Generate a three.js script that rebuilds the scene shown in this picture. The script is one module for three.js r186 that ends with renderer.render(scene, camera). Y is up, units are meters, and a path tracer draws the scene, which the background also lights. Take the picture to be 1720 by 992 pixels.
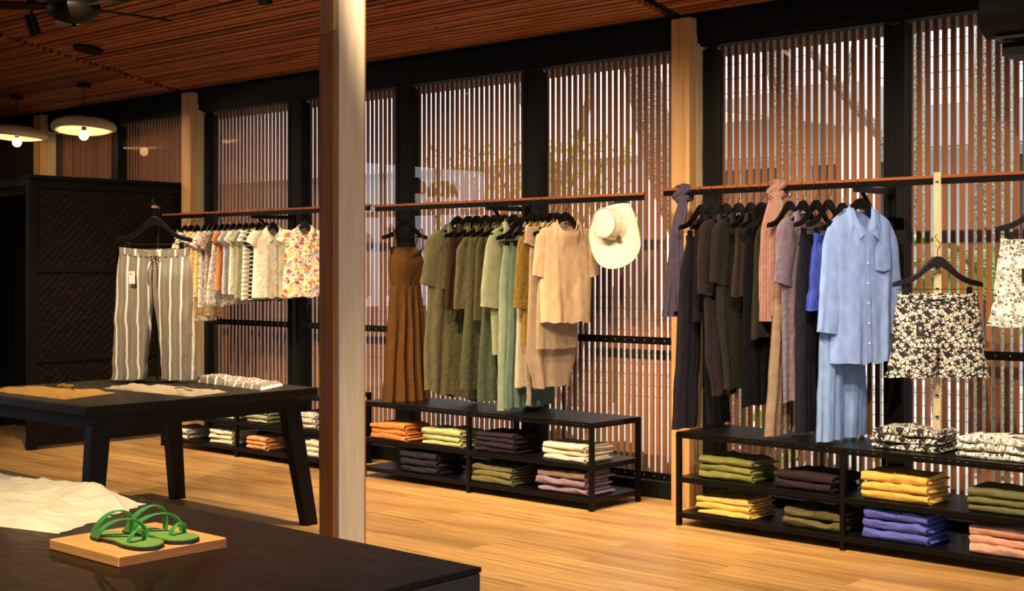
import * as THREE from 'three';
import { mergeGeometries, mergeVertices, toCreasedNormals } from 'three/addons/utils/BufferGeometryUtils.js';
import { RoundedBoxGeometry } from 'three/addons/geometries/RoundedBoxGeometry.js';
import { ImprovedNoise } from 'three/addons/math/ImprovedNoise.js';

// ---------- camera, sky, exposure ----------
const scene = new THREE.Scene();
const camera = new THREE.PerspectiveCamera(2 * Math.atan(496 / 2263) * 180 / Math.PI, 1720 / 992, 0.05, 200);
camera.position.set(0, 1.4, 6.75);
camera.rotation.y = 42 * Math.PI / 180;
camera.setViewOffset(1720, 992, 0, 45, 1720, 992);
scene.background = new THREE.Color().setRGB(0.95, 0.975, 1.02);
scene.backgroundIntensity = 3.2;
const renderer = new THREE.WebGLRenderer({ antialias: true });
renderer.toneMapping = THREE.LinearToneMapping;
renderer.toneMappingExposure = 1.0;
renderer.shadowMap.enabled = true;
const WARM = new THREE.Color().setRGB(1, 0.79, 0.51);

// ---------- helpers ----------
function rngOf(s) { return () => { s = (s + 0x6d2b79f5) | 0; let t = Math.imul(s ^ (s >>> 15), 1 | s); t = (t + Math.imul(t ^ (t >>> 7), 61 | t)) ^ t; return ((t ^ (t >>> 14)) >>> 0) / 4294967296; }; }
const R = rngOf(77), rr = (a, b, r = R) => a + (b - a) * r();
const PN = new ImprovedNoise(), N3 = (x, y, z) => PN.noise(x, y, z);
const fbm = (x, y, z) => N3(x, y, z) + 0.5 * N3(2.1 * x, 2.1 * y, 2.1 * z + 7) + 0.25 * N3(4.3 * x, 4.3 * y, 4.3 * z + 3);
const lerp = (a, b, t) => a + (b - a) * t, clamp = (v, a = 0, b = 1) => Math.min(b, Math.max(a, v));
const smooth = (a, b, v) => { const t = clamp((v - a) / (b - a)); return t * t * (3 - 2 * t); };
function prof(list, t) { if (t <= list[0][0]) return list[0][1]; for (let i = 1; i < list.length; i++) if (t <= list[i][0]) { const k = (t - list[i - 1][0]) / (list[i][0] - list[i - 1][0]); return lerp(list[i - 1][1], list[i][1], k * k * (3 - 2 * k)); } return list[list.length - 1][1]; }
const used = {};
function numbered(n) { used[n] = (used[n] || 0) + 1; return used[n] === 1 ? n : n + '_' + String(used[n] - 1).padStart(3, '0'); }
function mesh(name, geo, mat, parent) {
  const m = new THREE.Mesh(geo, mat); m.castShadow = m.receiveShadow = true;
  m.name = parent ? name : numbered(name); (parent || scene).add(m); return m;
}
function tag(o, label, category, group) { o.userData.label = label; o.userData.category = category; if (group) o.userData.group = group; return o; }
function thing(name, label, category, pos = [0, 0, 0], turn = 0, group) {
  const g = new THREE.Group(); g.name = numbered(name); g.position.set(...pos); g.rotation.y = turn; scene.add(g); return tag(g, label, category, group);
}
function struct(o, label, category) { o.userData.kind = 'structure'; if (label) { o.userData.label = label; o.userData.category = category; } return o; }
function sgroup(name, label, category, pos = [0, 0, 0]) { const g = new THREE.Group(); g.name = name; g.position.set(...pos); scene.add(g); return struct(g, label, category); }
// a box with uv in metres, grain (u) along its longest side
function box(w, h, d, x = 0, y = 0, z = 0, off = 0) {
  const g = new THREE.BoxGeometry(w, h, d), p = g.attributes.position, n = g.attributes.normal, uv = g.attributes.uv, s = [w, h, d];
  const long = s.indexOf(Math.max(...s));
  for (let i = 0; i < p.count; i++) {
    const c = [p.getX(i), p.getY(i), p.getZ(i)], nn = [Math.abs(n.getX(i)), Math.abs(n.getY(i)), Math.abs(n.getZ(i))], k = nn.indexOf(Math.max(...nn));
    let a = [0, 1, 2].filter((q) => q !== k); if (a[1] === long) a = [a[1], a[0]];
    uv.setXY(i, c[a[0]] + off * 1.7, c[a[1]] + off * 0.61 + k * 0.37);
  }
  g.translate(x, y, z); return g;
}
const rbox = (w, h, d, x = 0, y = 0, z = 0, r = 0.004) => { const g = new RoundedBoxGeometry(w, h, d, 2, Math.min(r, w / 2.01, h / 2.01, d / 2.01)); g.translate(x, y, z); return g; };
const merge = (list) => mergeGeometries(list.map((g) => { const q = g.index ? g.toNonIndexed() : g; for (const k of Object.keys(q.attributes)) if (!['position', 'normal', 'uv'].includes(k)) q.deleteAttribute(k); return q; }));
function tube(pts, r, seg = 24, rad = 6, closed = false) { return new THREE.TubeGeometry(new THREE.CatmullRomCurve3(pts.map((p) => new THREE.Vector3(...p)), closed), seg, r, rad, closed); }
function cyl(r0, r1, h, x = 0, y = 0, z = 0, n = 20) { const g = new THREE.CylinderGeometry(r0, r1, h, n); g.translate(x, y, z); return g; }
function lathe(pts, n = 40) { return new THREE.LatheGeometry(pts.map((p) => new THREE.Vector2(...p)), n); }
function bar(a, b, w, d) { // square bar between two points
  const A = new THREE.Vector3(...a), B = new THREE.Vector3(...b), L = A.distanceTo(B), g = box(w, L, d);
  g.applyQuaternion(new THREE.Quaternion().setFromUnitVectors(new THREE.Vector3(0, 1, 0), B.clone().sub(A).normalize())); const m = A.add(B).multiplyScalar(0.5); g.translate(m.x, m.y, m.z); return g;
}
function grid(nu, nv, fn) { // fn(u,v) -> [x,y,z,tu,tv]
  const P = [], U = [], I = [];
  for (let j = 0; j <= nv; j++) for (let i = 0; i <= nu; i++) { const q = fn(i / nu, j / nv); P.push(q[0], q[1], q[2]); U.push(q[3] ?? q[0], q[4] ?? q[1]); }
  for (let j = 0; j < nv; j++) for (let i = 0; i < nu; i++) { const a = j * (nu + 1) + i, b = a + 1, c = a + nu + 1, d = c + 1; I.push(a, c, b, b, c, d); }
  const g = new THREE.BufferGeometry(); g.setAttribute('position', new THREE.Float32BufferAttribute(P, 3)); g.setAttribute('uv', new THREE.Float32BufferAttribute(U, 2)); g.setIndex(I); g.computeVertexNormals(); return g;
}

// ---------- textures ----------
function canvasTex(w, h, draw, metres, srgb = true) {
  const c = document.createElement('canvas'); c.width = w; c.height = h; draw(c.getContext('2d'), w, h);
  const t = new THREE.CanvasTexture(c); t.wrapS = t.wrapT = THREE.RepeatWrapping; t.magFilter = THREE.LinearFilter; if (srgb) t.colorSpace = THREE.SRGBColorSpace;
  t.repeat.set(1 / metres[0], 1 / metres[1]); return t;
}
function dataTex(w, h, fn, metres, srgb = true) { // fn(x,y) in 0..1 -> [r,g,b] 0..255
  const d = new Uint8Array(w * h * 4);
  for (let y = 0; y < h; y++) for (let x = 0; x < w; x++) { const c = fn(x / w, y / h), k = 4 * (y * w + x); d[k] = clamp(c[0], 0, 255); d[k + 1] = clamp(c[1], 0, 255); d[k + 2] = clamp(c[2], 0, 255); d[k + 3] = 255; }
  const t = new THREE.DataTexture(d, w, h, THREE.RGBAFormat); t.wrapS = t.wrapT = THREE.RepeatWrapping; t.magFilter = THREE.LinearFilter; t.minFilter = THREE.LinearMipmapLinearFilter; t.generateMipmaps = true;
  if (srgb) t.colorSpace = THREE.SRGBColorSpace; t.repeat.set(1 / metres[0], 1 / metres[1]); t.needsUpdate = true; return t;
}
// periodic noise so that maps repeat without seams
const pn = (x, y, sx, sy, z) => { const f = (X, Y) => N3(X * sx, Y * sy, z); return lerp(lerp(f(x, y), f(x - 1, y), x), lerp(f(x, y - 1), f(x - 1, y - 1), x), y); };
function woodTex(c0, c1, c2, metres, seed, opt = {}) {
  const { fx = 5, fy = 26, knots = 0.5 } = opt;
  return dataTex(512, 256, (x, y) => {
    const warp = pn(x, y, 3, 4, seed + 9) * 0.05;
    const a = pn(x, (y + warp + 1) % 1, fx, fy, seed) + 0.6 * pn(x, y, fx * 3, fy * 3, seed + 3) + 0.7 * pn(x, y, 2, 6, seed + 5);
    const t = clamp(0.5 + 0.62 * a), dark = smooth(0.42, 0.75, pn(x, y, fx * 1.6, fy * 1.5, seed + 21)) * knots;
    return [0, 1, 2].map((k) => lerp(lerp(c0[k], c1[k], t), c2[k], dark));
  }, metres);
}
const floorTex = woodTex([148, 104, 58], [212, 168, 106], [92, 58, 30], [2.4, 0.8], 2.3, { fx: 3, fy: 30, knots: 1 });
const battenTex = woodTex([140, 84, 44], [205, 140, 86], [96, 54, 28], [1.6, 0.4], 8.1, { fx: 5, fy: 18 });
const postTex = woodTex([172, 124, 76], [208, 164, 112], [138, 90, 50], [2.2, 0.5], 12.4, { fx: 3, fy: 16, knots: 0.5 });
const daylitTex = woodTex([196, 178, 150], [226, 210, 186], [168, 146, 116], [2.2, 0.5], 52.4, { fx: 4, fy: 14, knots: 0.7 });  // whitened grain: daylight on right-facing boards put into the colour
const slatTex = woodTex([108, 62, 30], [150, 92, 48], [84, 46, 22], [2.4, 0.4], 31.2, { fx: 3, fy: 20 });
const boardTex = woodTex([200, 138, 76], [230, 172, 106], [156, 96, 50], [0.5, 0.22], 41.2, { fx: 3, fy: 22 });
const weaveBump = dataTex(128, 128, (x, y) => { const a = Math.sin(x * Math.PI * 64), b = Math.sin(y * Math.PI * 64), v = 120 + 60 * a * b + 60 * pn(x, y, 22, 60, 3) + 50 * pn(x, y, 60, 22, 5); return [v, v, v]; }, [0.08, 0.08], false);
const crumple = dataTex(256, 256, (x, y) => { const v = 128 + 120 * (1 - 2 * Math.abs(pn(x, y, 7, 5, 60))) * 0.5 + 70 * (1 - 2.5 * Math.abs(pn(x, y, 13, 11, 61))) * 0.5 + 26 * pn(x, y, 50, 50, 62); return [v, v, v]; }, [0.42, 0.42], false);
const leatherBump = dataTex(256, 256, (x, y) => { const v = 128 + 90 * pn(x, y, 9, 9, 71) + 50 * pn(x, y, 30, 30, 72); return [v, v, v]; }, [0.5, 0.5], false);
const barkBump = dataTex(256, 256, (x, y) => { const v = 128 + 150 * pn(x, y, 22, 22, 81) + 60 * pn(x, y, 60, 60, 82); return [v, v, v]; }, [0.5, 0.5], false);
const barkTex = dataTex(256, 256, (x, y) => { const v = 165 + 120 * pn(x, y, 26, 26, 81) + 80 * pn(x, y, 70, 70, 82); return [v, v * 0.98, v * 0.93]; }, [0.5, 0.5]);
const slubTex = dataTex(256, 256, (x, y) => { const v = 232 + 16 * pn(x, y, 110, 16, 5) + 16 * pn(x, y, 16, 110, 6) + 24 * pn(x, y, 4, 3, 9); return [v, v, v]; }, [0.16, 0.16]);

// prints
function paisley(ink, ground, seed) {
  return canvasTex(512, 512, (g, w, h) => {
    const r = rngOf(seed); g.fillStyle = ground; g.fillRect(0, 0, w, h); g.strokeStyle = g.fillStyle = ink; g.lineCap = 'round';
    const wrap = (x, y, f) => { for (const dx of [-w, 0, w]) for (const dy of [-h, 0, h]) { g.save(); g.translate(x + dx, y + dy); f(); g.restore(); } };
    const pts = []; for (let k = 0; k < 4000 && pts.length < 20; k++) { const p = [r() * w, r() * h]; if (pts.every((q) => { const ax = Math.abs(q[0] - p[0]), ay = Math.abs(q[1] - p[1]); return Math.hypot(Math.min(ax, w - ax), Math.min(ay, h - ay)) > 88; })) pts.push(p); }
    for (const [x, y] of pts) {
      const n = 5 + Math.floor(r() * 3), R0 = 22 + r() * 12, a0 = r() * 6, kind = r();
      wrap(x, y, () => {
        g.lineWidth = 5;
        if (kind < 0.55) { g.lineWidth = 4; for (let i = 0; i < n; i++) { const a = a0 + i * 2 * Math.PI / n; g.beginPath(); g.ellipse(Math.cos(a) * R0 * 0.62, Math.sin(a) * R0 * 0.62, R0 * 0.44, R0 * 0.3, a, 0, 7); if (i % 2) g.fill(); else g.stroke(); } g.beginPath(); g.arc(0, 0, R0 * 0.2, 0, 7); g.fill(); }
        else { for (const q of [1, 0.66, 0.34]) { g.beginPath(); g.arc(0, 0, R0 * q, a0 + q, a0 + q + 5.2); g.stroke(); } }
      });
      for (let b = 0; b < 3; b++) {
        const a = a0 + b * 2.1, cw = r() < 0.5 ? 1 : -1, L = 34 + r() * 18;
        wrap(x, y, () => { g.rotate(a); g.translate(R0 * 1.15, 0); g.lineWidth = 4.5; g.beginPath(); g.moveTo(0, 0); g.bezierCurveTo(L * 0.4, -cw * L * 0.5, L, -cw * L * 0.4, L * 0.95, cw * L * 0.15); g.bezierCurveTo(L * 0.9, cw * L * 0.5, L * 0.45, cw * L * 0.4, L * 0.58, cw * L * 0.05); g.stroke(); for (const q of [0.25, 0.6]) { g.beginPath(); g.ellipse(L * q, -cw * L * 0.62, 12, 5.5, cw * 0.9, 0, 7); g.fill(); } });
      }
    }
    for (let k = 0; k < 60; k++) { const x = r() * w, y = r() * h, a = r() * 6; wrap(x, y, () => { g.rotate(a); g.beginPath(); g.ellipse(0, 0, 8, 3.2, 0, 0, 7); g.fill(); }); }
  }, [0.21, 0.21]);
}
function blobs(ground, cols, n, r0, r1, metres, seed, shape = 'blob') {
  return canvasTex(512, 512, (g, w, h) => {
    const r = rngOf(seed); g.fillStyle = ground; g.fillRect(0, 0, w, h);
    for (let k = 0; k < n; k++) {
      const x = r() * w, y = r() * h, R0 = lerp(r0, r1, r() * r()), a = r() * 6, c = cols[Math.floor(r() * cols.length)], pet = 3 + Math.floor(r() * 4), round = r();
      for (const dx of [-w, 0, w]) for (const dy of [-h, 0, h]) { g.save(); g.translate(x + dx, y + dy); g.rotate(a); g.fillStyle = c; if (shape === 'dot' || round < 0.35) { g.beginPath(); g.ellipse(0, 0, R0, R0 * 0.6, 0, 0, 7); g.fill(); } else for (let i = 0; i < pet; i++) { g.rotate(2 * Math.PI / pet); g.beginPath(); g.ellipse(R0 * 0.55, 0, R0 * 0.55, R0 * 0.36, 0, 0, 7); g.fill(); } g.restore(); }
    }
  }, [metres, metres]);
}
const stripesH = (a, b, w, m) => canvasTex(16, 128, (g) => { g.fillStyle = a; g.fillRect(0, 0, 16, 128); g.fillStyle = b; g.fillRect(0, 0, 16, 128 * w); }, [m, m]);
const T = {
  paisleyDark: paisley('#f2e8d6', '#191116', 5), paisleyLight: paisley('#20161a', '#f3ead8', 8),
  tropic: blobs('#f4e6c6', ['#d8502c', '#e0763a', '#b9a2c8', '#8f7fae', '#c9c46a', '#b03a34', '#efc8a8', '#a7ab5c'], 240, 10, 44, 0.26, 3),
  greyLeaf: blobs('#e6dccf', ['#77707c', '#9a8f96', '#5d5763', '#b9aeac', '#a38d84'], 620, 6, 20, 0.2, 4),
  brownLeaf: blobs('#cbb6a4', ['#6a5560', '#7e6a66', '#544a58', '#a88e80'], 620, 6, 18, 0.2, 12),
  orangeLeaf: blobs('#e6c17c', ['#c8842e', '#8c7a56', '#f1e2bb', '#b2622c', '#6f6a6a'], 700, 5, 16, 0.2, 6),
  creamLeaf: blobs('#f1e6cd', ['#b7a06a', '#8f8c70', '#d9b98c'], 260, 5, 14, 0.2, 16),
  confetti: blobs('#bfae8e', ['#b7822e', '#5b5a86', '#3c3f62', '#a44e34', '#d8b24a', '#77808a'], 1500, 3, 7, 0.16, 9, 'dot'),
  sageLeaf: blobs('#d6cfae', ['#7f7c58', '#a59d74', '#f0e8cf', '#6b6648'], 700, 5, 14, 0.18, 19),
  coralMix: blobs('#d8cdb9', ['#cc5a2c', '#6d6872', '#8f8790', '#e9e0cf', '#b23c30'], 380, 7, 22, 0.2, 21),
  trouserStripe: canvasTex(256, 16, (g) => { g.fillStyle = '#887b6b'; g.fillRect(0, 0, 256, 16); for (let k = 0; k < 60; k++) { g.fillStyle = k % 2 ? '#756a5f' : '#8f8476'; g.fillRect(k * 4.3, 0, 1.4, 16); } g.fillStyle = '#f3ebdc'; g.fillRect(20, 0, 42, 16); g.fillStyle = '#a89d8d'; g.fillRect(150, 0, 6, 16); g.fillRect(170, 0, 6, 16); }, [0.062, 0.062]),
  thinStripe: stripesH('#efe6cf', '#2a2624', 0.14, 0.034), navyStripe: stripesH('#1c1a20', '#ece2cc', 0.2, 0.032),
};

// ---------- materials ----------
const mats = {};
function M(key, make) { return mats[key] || (mats[key] = make()); }
const std = (o) => new THREE.MeshStandardMaterial(o);
const matt = (o) => new THREE.MeshPhysicalMaterial({ specularIntensity: 0.35, ...o });
const cloth = (hex, kind = 'linen') => M('cloth' + hex + kind, () => new THREE.MeshPhysicalMaterial({ color: hex, map: slubTex, roughness: 0.95, specularIntensity: 0.25, bumpMap: kind === 'linen' ? crumple : weaveBump, bumpScale: kind === 'linen' ? 0.009 : 0.0008, side: THREE.DoubleSide }));
const printed = (key) => M('print' + key, () => std({ map: T[key], roughness: 0.9, bumpMap: crumple, bumpScale: 0.004, side: THREE.DoubleSide }));
const fabric = (s, kind) => (T[s] ? printed(s) : cloth(s, kind));
const black = matt({ color: '#0c0a08', roughness: 0.42, metalness: 0.2 });
const blackFrame = matt({ color: '#0b0908', roughness: 0.6 });
const blackWood = matt({ color: '#0a0807', roughness: 0.36 });
const hangerMat = matt({ color: '#0a0807', roughness: 0.38 });
const wire = std({ color: '#2a2622', roughness: 0.35, metalness: 0.85 });
const steel = std({ color: '#9b948c', roughness: 0.3, metalness: 0.9 });
const glass = new THREE.MeshPhysicalMaterial({ color: '#ffffff', roughness: 0.0, transmission: 1, thickness: 0, ior: 1.5, side: THREE.DoubleSide });
const slatMats = [1, 0.86, 1.12].map((k) => std({ map: slatTex, color: new THREE.Color(k, k, k), roughness: 0.6 }));
const postMat = std({ map: postTex, roughness: 0.62 });
const postMat2 = std({ map: daylitTex, color: '#eadcc6', roughness: 0.7 });  // second post boards, side daylight kept in their pale colour
const brownBoard = std({ map: postTex, color: '#dcbe88', roughness: 0.6 });
const railWood = std({ map: postTex, color: '#b07a50', roughness: 0.5 });

// ---------- room shell ----------
const ceilY = (z) => 2.885 + 0.17 * (z - 0.18), SL = Math.atan(0.17);
const XL = -13.2, XR = 2.4, ZB = 9.0;
const plaster = std({ color: '#3a2a1e', roughness: 0.9 });
struct(mesh('wall_back', box(XR - XL + 0.4, 4.9, 0.15, (XL + XR) / 2, 2.3, ZB + 0.08), plaster));
struct(mesh('wall_right', merge([box(0.15, 2.0, ZB + 0.4, XR + 0.08, 3.75, ZB / 2), box(0.15, 2.75, 1.4, XR + 0.08, 1.375, 0.5), box(0.15, 2.75, 0.6, XR + 0.08, 1.375, ZB - 0.2)]), plaster)); // open shopfront
{ const d = sgroup('door_1', 'wide open shopfront on the street side', 'doorway'); for (const z of [1.25, 3.7, 6.2, 8.65]) mesh('door_post', box(0.12, 2.75, 0.08, XR + 0.06, 1.375, z), blackFrame, d); mesh('door_head', box(0.14, 0.08, 7.4, XR + 0.06, 2.72, 4.95), blackFrame, d); }
struct(mesh('wall_left', merge([box(0.15, 1.05, ZB + 0.4, XL - 0.08, 0.375, ZB / 2), box(0.15, 2.0, ZB + 0.4, XL - 0.08, 3.8, ZB / 2), box(0.15, 1.9, 4.6, XL - 0.08, 1.85, 2.1), box(0.15, 1.9, 1.7, XL - 0.08, 1.85, ZB - 0.65)]), plaster));
{ const w = sgroup('window_10', 'wide window in the end wall behind the far table', 'window'); for (const z of [4.43, 5.45, 6.47, 7.47]) mesh('mullion', box(0.06, 1.9, 0.06, XL - 0.06, 1.85, z), blackFrame, w); for (const z of [4.94, 5.96, 6.97]) { const g = new THREE.PlaneGeometry(0.96, 1.9); g.rotateY(Math.PI / 2); g.translate(XL - 0.06, 1.85, z); mesh('pane', g, glass, w); } }
struct(mesh('wall_corner', box(1.0, 3.0, 0.12, -12.62, 1.5, -0.01), plaster));
struct(mesh('wall_front', box(3.26, 3.0, 0.15, 0.77, 1.5, 0.0), plaster));
// floor: planks laid along the window wall
{
  const fl = sgroup('floor', 'honey oak plank floor', 'floor');
  mesh('subfloor', box(XR - XL, 0.1, ZB + 0.1, (XL + XR) / 2, -0.065, ZB / 2), std({ color: '#3a2413', roughness: 0.9 }), fl);
  const PW = 0.19, PL = 1.26, vars = [];
  for (let k = 0; k < 14; k++) vars.push(box(PL - 0.0016, 0.014, PW - 0.0016, 0, -0.007, 0, k * 1.37 + 0.2));
  const tones = [[1, 1, 1], [0.88, 0.87, 0.85], [1.1, 1.08, 1.05], [0.96, 0.93, 0.88], [0.82, 0.8, 0.77]].map((c) => std({ map: floorTex, color: new THREE.Color(...c), roughness: 0.36, bumpMap: floorTex, bumpScale: 0.0006 }));
  const rest = []; let row = 0;
  for (let z = 0.1; z < ZB; z += PW, row++) {
    const st = XL - (row * 0.47 % 1) * PL;
    for (let x = st; x < XR; x += PL) {
      const cx = x + PL / 2, v = vars[Math.floor(R() * vars.length)], t = tones[Math.floor(R() * tones.length)];
      if (cx > -11.6 && cx < -0.6 && z < 5.1) { const p = mesh('plank', v, t, fl); p.position.set(cx, 0, z); }
      else if (cx - PL / 2 > XL - PL && cx < XR) { const g = v.clone(); g.translate(cx, 0, z); rest.push(g); }
    }
  }
  mesh('planks_beyond', merge(rest), tones[0], fl).userData.kind = 'stuff';
}
// ceiling: dark boards with timber battens, rising away from the windows
{
  const ce = sgroup('ceiling', 'sloping timber batten ceiling', 'ceiling');
  const Ls = (ZB + 0.5) / Math.cos(SL), g = box(XR - XL + 0.3, 0.08, Ls);
  g.rotateX(-SL); g.translate((XL + XR) / 2, ceilY((ZB - 0.1) / 2) + 0.085, (ZB - 0.1) / 2);
  mesh('ceiling_board', g, std({ color: '#0d0a08', roughness: 0.9 }), ce);
  const bays = [[XL, -9.72], [-9.62, -4.66], [-4.56, XR]], cols = ['#ffe2b4', '#ecc496', '#d4ac7e', '#f6d2a2', '#bd9a76'].map((c) => std({ map: battenTex, color: c, roughness: 0.55 })), rest = [];
  for (const [a, b] of bays) {
    let z = 0.2;
    while (z < ZB - 0.1) {
      const w = rr(0.03, 0.042), bow = rr(-0.006, 0.006), L = b - a - rr(0, 0.006);
      const cut = R() < 0.45 ? rr(0.3, 0.7) : 1, pieces = cut < 1 ? [[0, cut - 0.002], [cut + 0.002, 1]] : [[0, 1]];
      for (const [p, q] of pieces) {
        const bg = box((q - p) * L, 0.028, w, 0, 0, 0, rr(0, 5)), cx = a + L * (p + q) / 2; bg.rotateY(rr(-0.0012, 0.0012)); bg.rotateX(-SL);
        const zz = z + w / 2 + bow; bg.translate(cx, ceilY(zz) + 0.018 + rr(-0.004, 0.004), zz);
        if (z < 3.0) mesh('batten', bg, cols[Math.floor(R() * cols.length)], ce); else rest.push(bg);
      }
      z += w + rr(0.01, 0.026);
    }
  }
  mesh('battens_beyond', merge(rest), cols[1], ce).userData.kind = 'stuff';
}
// posts
function post(x, label, sx = 0.128) {
  const p = thing('timber_post', label, 'post', [x, 0, 0], 0, 'timber posts along the window wall');
  mesh('post_board', box(sx, 2.876, 0.075, 0, 1.438, 0.1435, x), postMat, p);
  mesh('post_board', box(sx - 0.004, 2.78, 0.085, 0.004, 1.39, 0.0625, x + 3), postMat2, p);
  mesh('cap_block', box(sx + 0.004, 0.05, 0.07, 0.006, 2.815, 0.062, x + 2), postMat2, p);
}
post(-4.579, 'honey timber post against the window wall beside the purple scarf');
post(-9.596, 'honey timber post against the window wall behind the children\'s shirts');
post(-12.06, 'far timber post rising behind the black woven partition');
{
  const p = thing('room_post', 'big timber post standing free between the tables and the shelf units', 'post', [-4.63, 0, 2.745]);
  const y0 = ceilY(2.745) - 0.01;
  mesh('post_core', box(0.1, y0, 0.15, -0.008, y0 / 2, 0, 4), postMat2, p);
  mesh('face_board', box(0.094, 2.45, 0.016, -0.01, 1.225, 0.0835, 7), brownBoard, p);
  mesh('face_board', box(0.094, y0 - 2.46, 0.014, -0.01, 2.46 + (y0 - 2.46) / 2, 0.0825, 9), postMat, p);
  mesh('side_board', box(0.016, y0 - 0.004, 0.15, 0.05, y0 / 2, 0.0, 12), std({ map: daylitTex, roughness: 0.75, bumpMap: barkBump, bumpScale: 0.0015 }), p);  // paler than the front boards: daylight from the right is painted in
  mesh('edge_trim', box(0.014, y0 - 0.3, 0.008, 0.051, (y0 - 0.3) / 2, -0.0795, 3), brownBoard, p);
}
// head beam and window bays
struct(mesh('trim_1', merge([box(XR - XL, 0.16, 0.14, (XL + XR) / 2, 2.81, 0.03), box(XR - XL, 0.05, 0.1, (XL + XR) / 2, 2.741, 0.02), box(XR - XL, 0.2, 0.1, (XL + XR) / 2, 2.98, -0.02)]), blackFrame), 'black steel head beam over the windows', 'beam');
const bays = [[-12.0, -10.96], [-10.86, -9.66], [-9.47, -8.41], [-8.25, -7.17], [-7.03, -5.94], [-5.81, -4.64], [-4.44, -3.35], [-3.24, -2.1], [-1.99, -0.92]];
bays.forEach(([a, b], i) => {
  const w = sgroup('window_' + (i + 1), 'tall black framed window bay', 'window'), cx = (a + b) / 2, W = b - a;
  const prev = i ? bays[i - 1][1] : XL, nxt = i < bays.length - 1 ? bays[i + 1][0] : -0.86;
  mesh('jamb', box((a - prev) / 2 + 0.001, 2.7, 0.09, a - (a - prev) / 4, 1.35, 0.0), blackFrame, w);
  mesh('jamb', box((nxt - b) / 2 + 0.001, 2.7, 0.09, b + (nxt - b) / 4, 1.35, 0.0), blackFrame, w);
  mesh('stile', box(0.03, 2.58, 0.05, a - 0.012, 1.42, 0.024), blackFrame, w); mesh('stile', box(0.03, 2.58, 0.05, b + 0.012, 1.42, 0.024), blackFrame, w);
  mesh('sill', box(W, 0.1, 0.1, cx, 0.05, 0.0), blackFrame, w);
  mesh('sill_rail', box(W, 0.045, 0.02, cx, 0.135, 0.045), black, w);
  if (i < 8) { mesh('middle_rail', box(W, 0.045, 0.018, cx, 0.96, 0.045), black, w); }
  const studs = []; for (let x = a + 0.05; x < b; x += 0.075) for (const y of i < 8 ? [0.135, 0.96] : [0.135]) { const s = new THREE.SphereGeometry(0.006, 6, 4); s.scale(1, 1, 0.5); s.translate(x, y, 0.055); studs.push(s); }
  mesh('studs', merge(studs), steel, w).userData.kind = 'stuff';
  const gl = new THREE.PlaneGeometry(W - 0.002, 2.58); gl.translate(cx, 1.42, 0.02); mesh('pane', gl, glass, w);
});
// slat screens outside the glass
bays.forEach(([a, b], i) => {
  const names = ['farthest bay behind the woven partition', 'bay behind the hanging paper lamps', 'bay behind the children\'s shirts', 'bay half hidden by the free standing post', 'bay behind the brown dress', 'bay behind the white hat', 'bay behind the dark and blue clothes', 'bay behind the printed shorts', 'bay beyond the right edge'];
  const s = thing('slat_screen', 'upright brown timber slats outside the glass, ' + names[i], 'screen', [0, 0, -0.1], 0, 'slat screens outside the windows');
  const g = box(0.0275, 2.86, 0.014, 0, 1.43, 0, i * 0.7), lo = i ? (bays[i - 1][1] + a) / 2 - 0.14 : a - 0.14;
  const hi = i < 8 ? (b + bays[i + 1][0]) / 2 - 0.14 : b; let x = lo + 0.024;
  for (; x < hi; x += 0.0478) { const m = mesh('slat', g, slatMats[Math.floor(R() * 3)], s); m.position.x = x; m.rotation.y = rr(-0.03, 0.03); }
});
struct(mesh('trim_2', merge([box(XR - XL + 6, 0.25, 0.55, (XL + XR) / 2, 2.9, -0.4), box(XR - XL + 6, 0.02, 0.6, (XL + XR) / 2, 3.04, -0.4)]), std({ color: '#17120f', roughness: 0.8 })), 'dark eave outside above the slats', 'eave');

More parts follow.
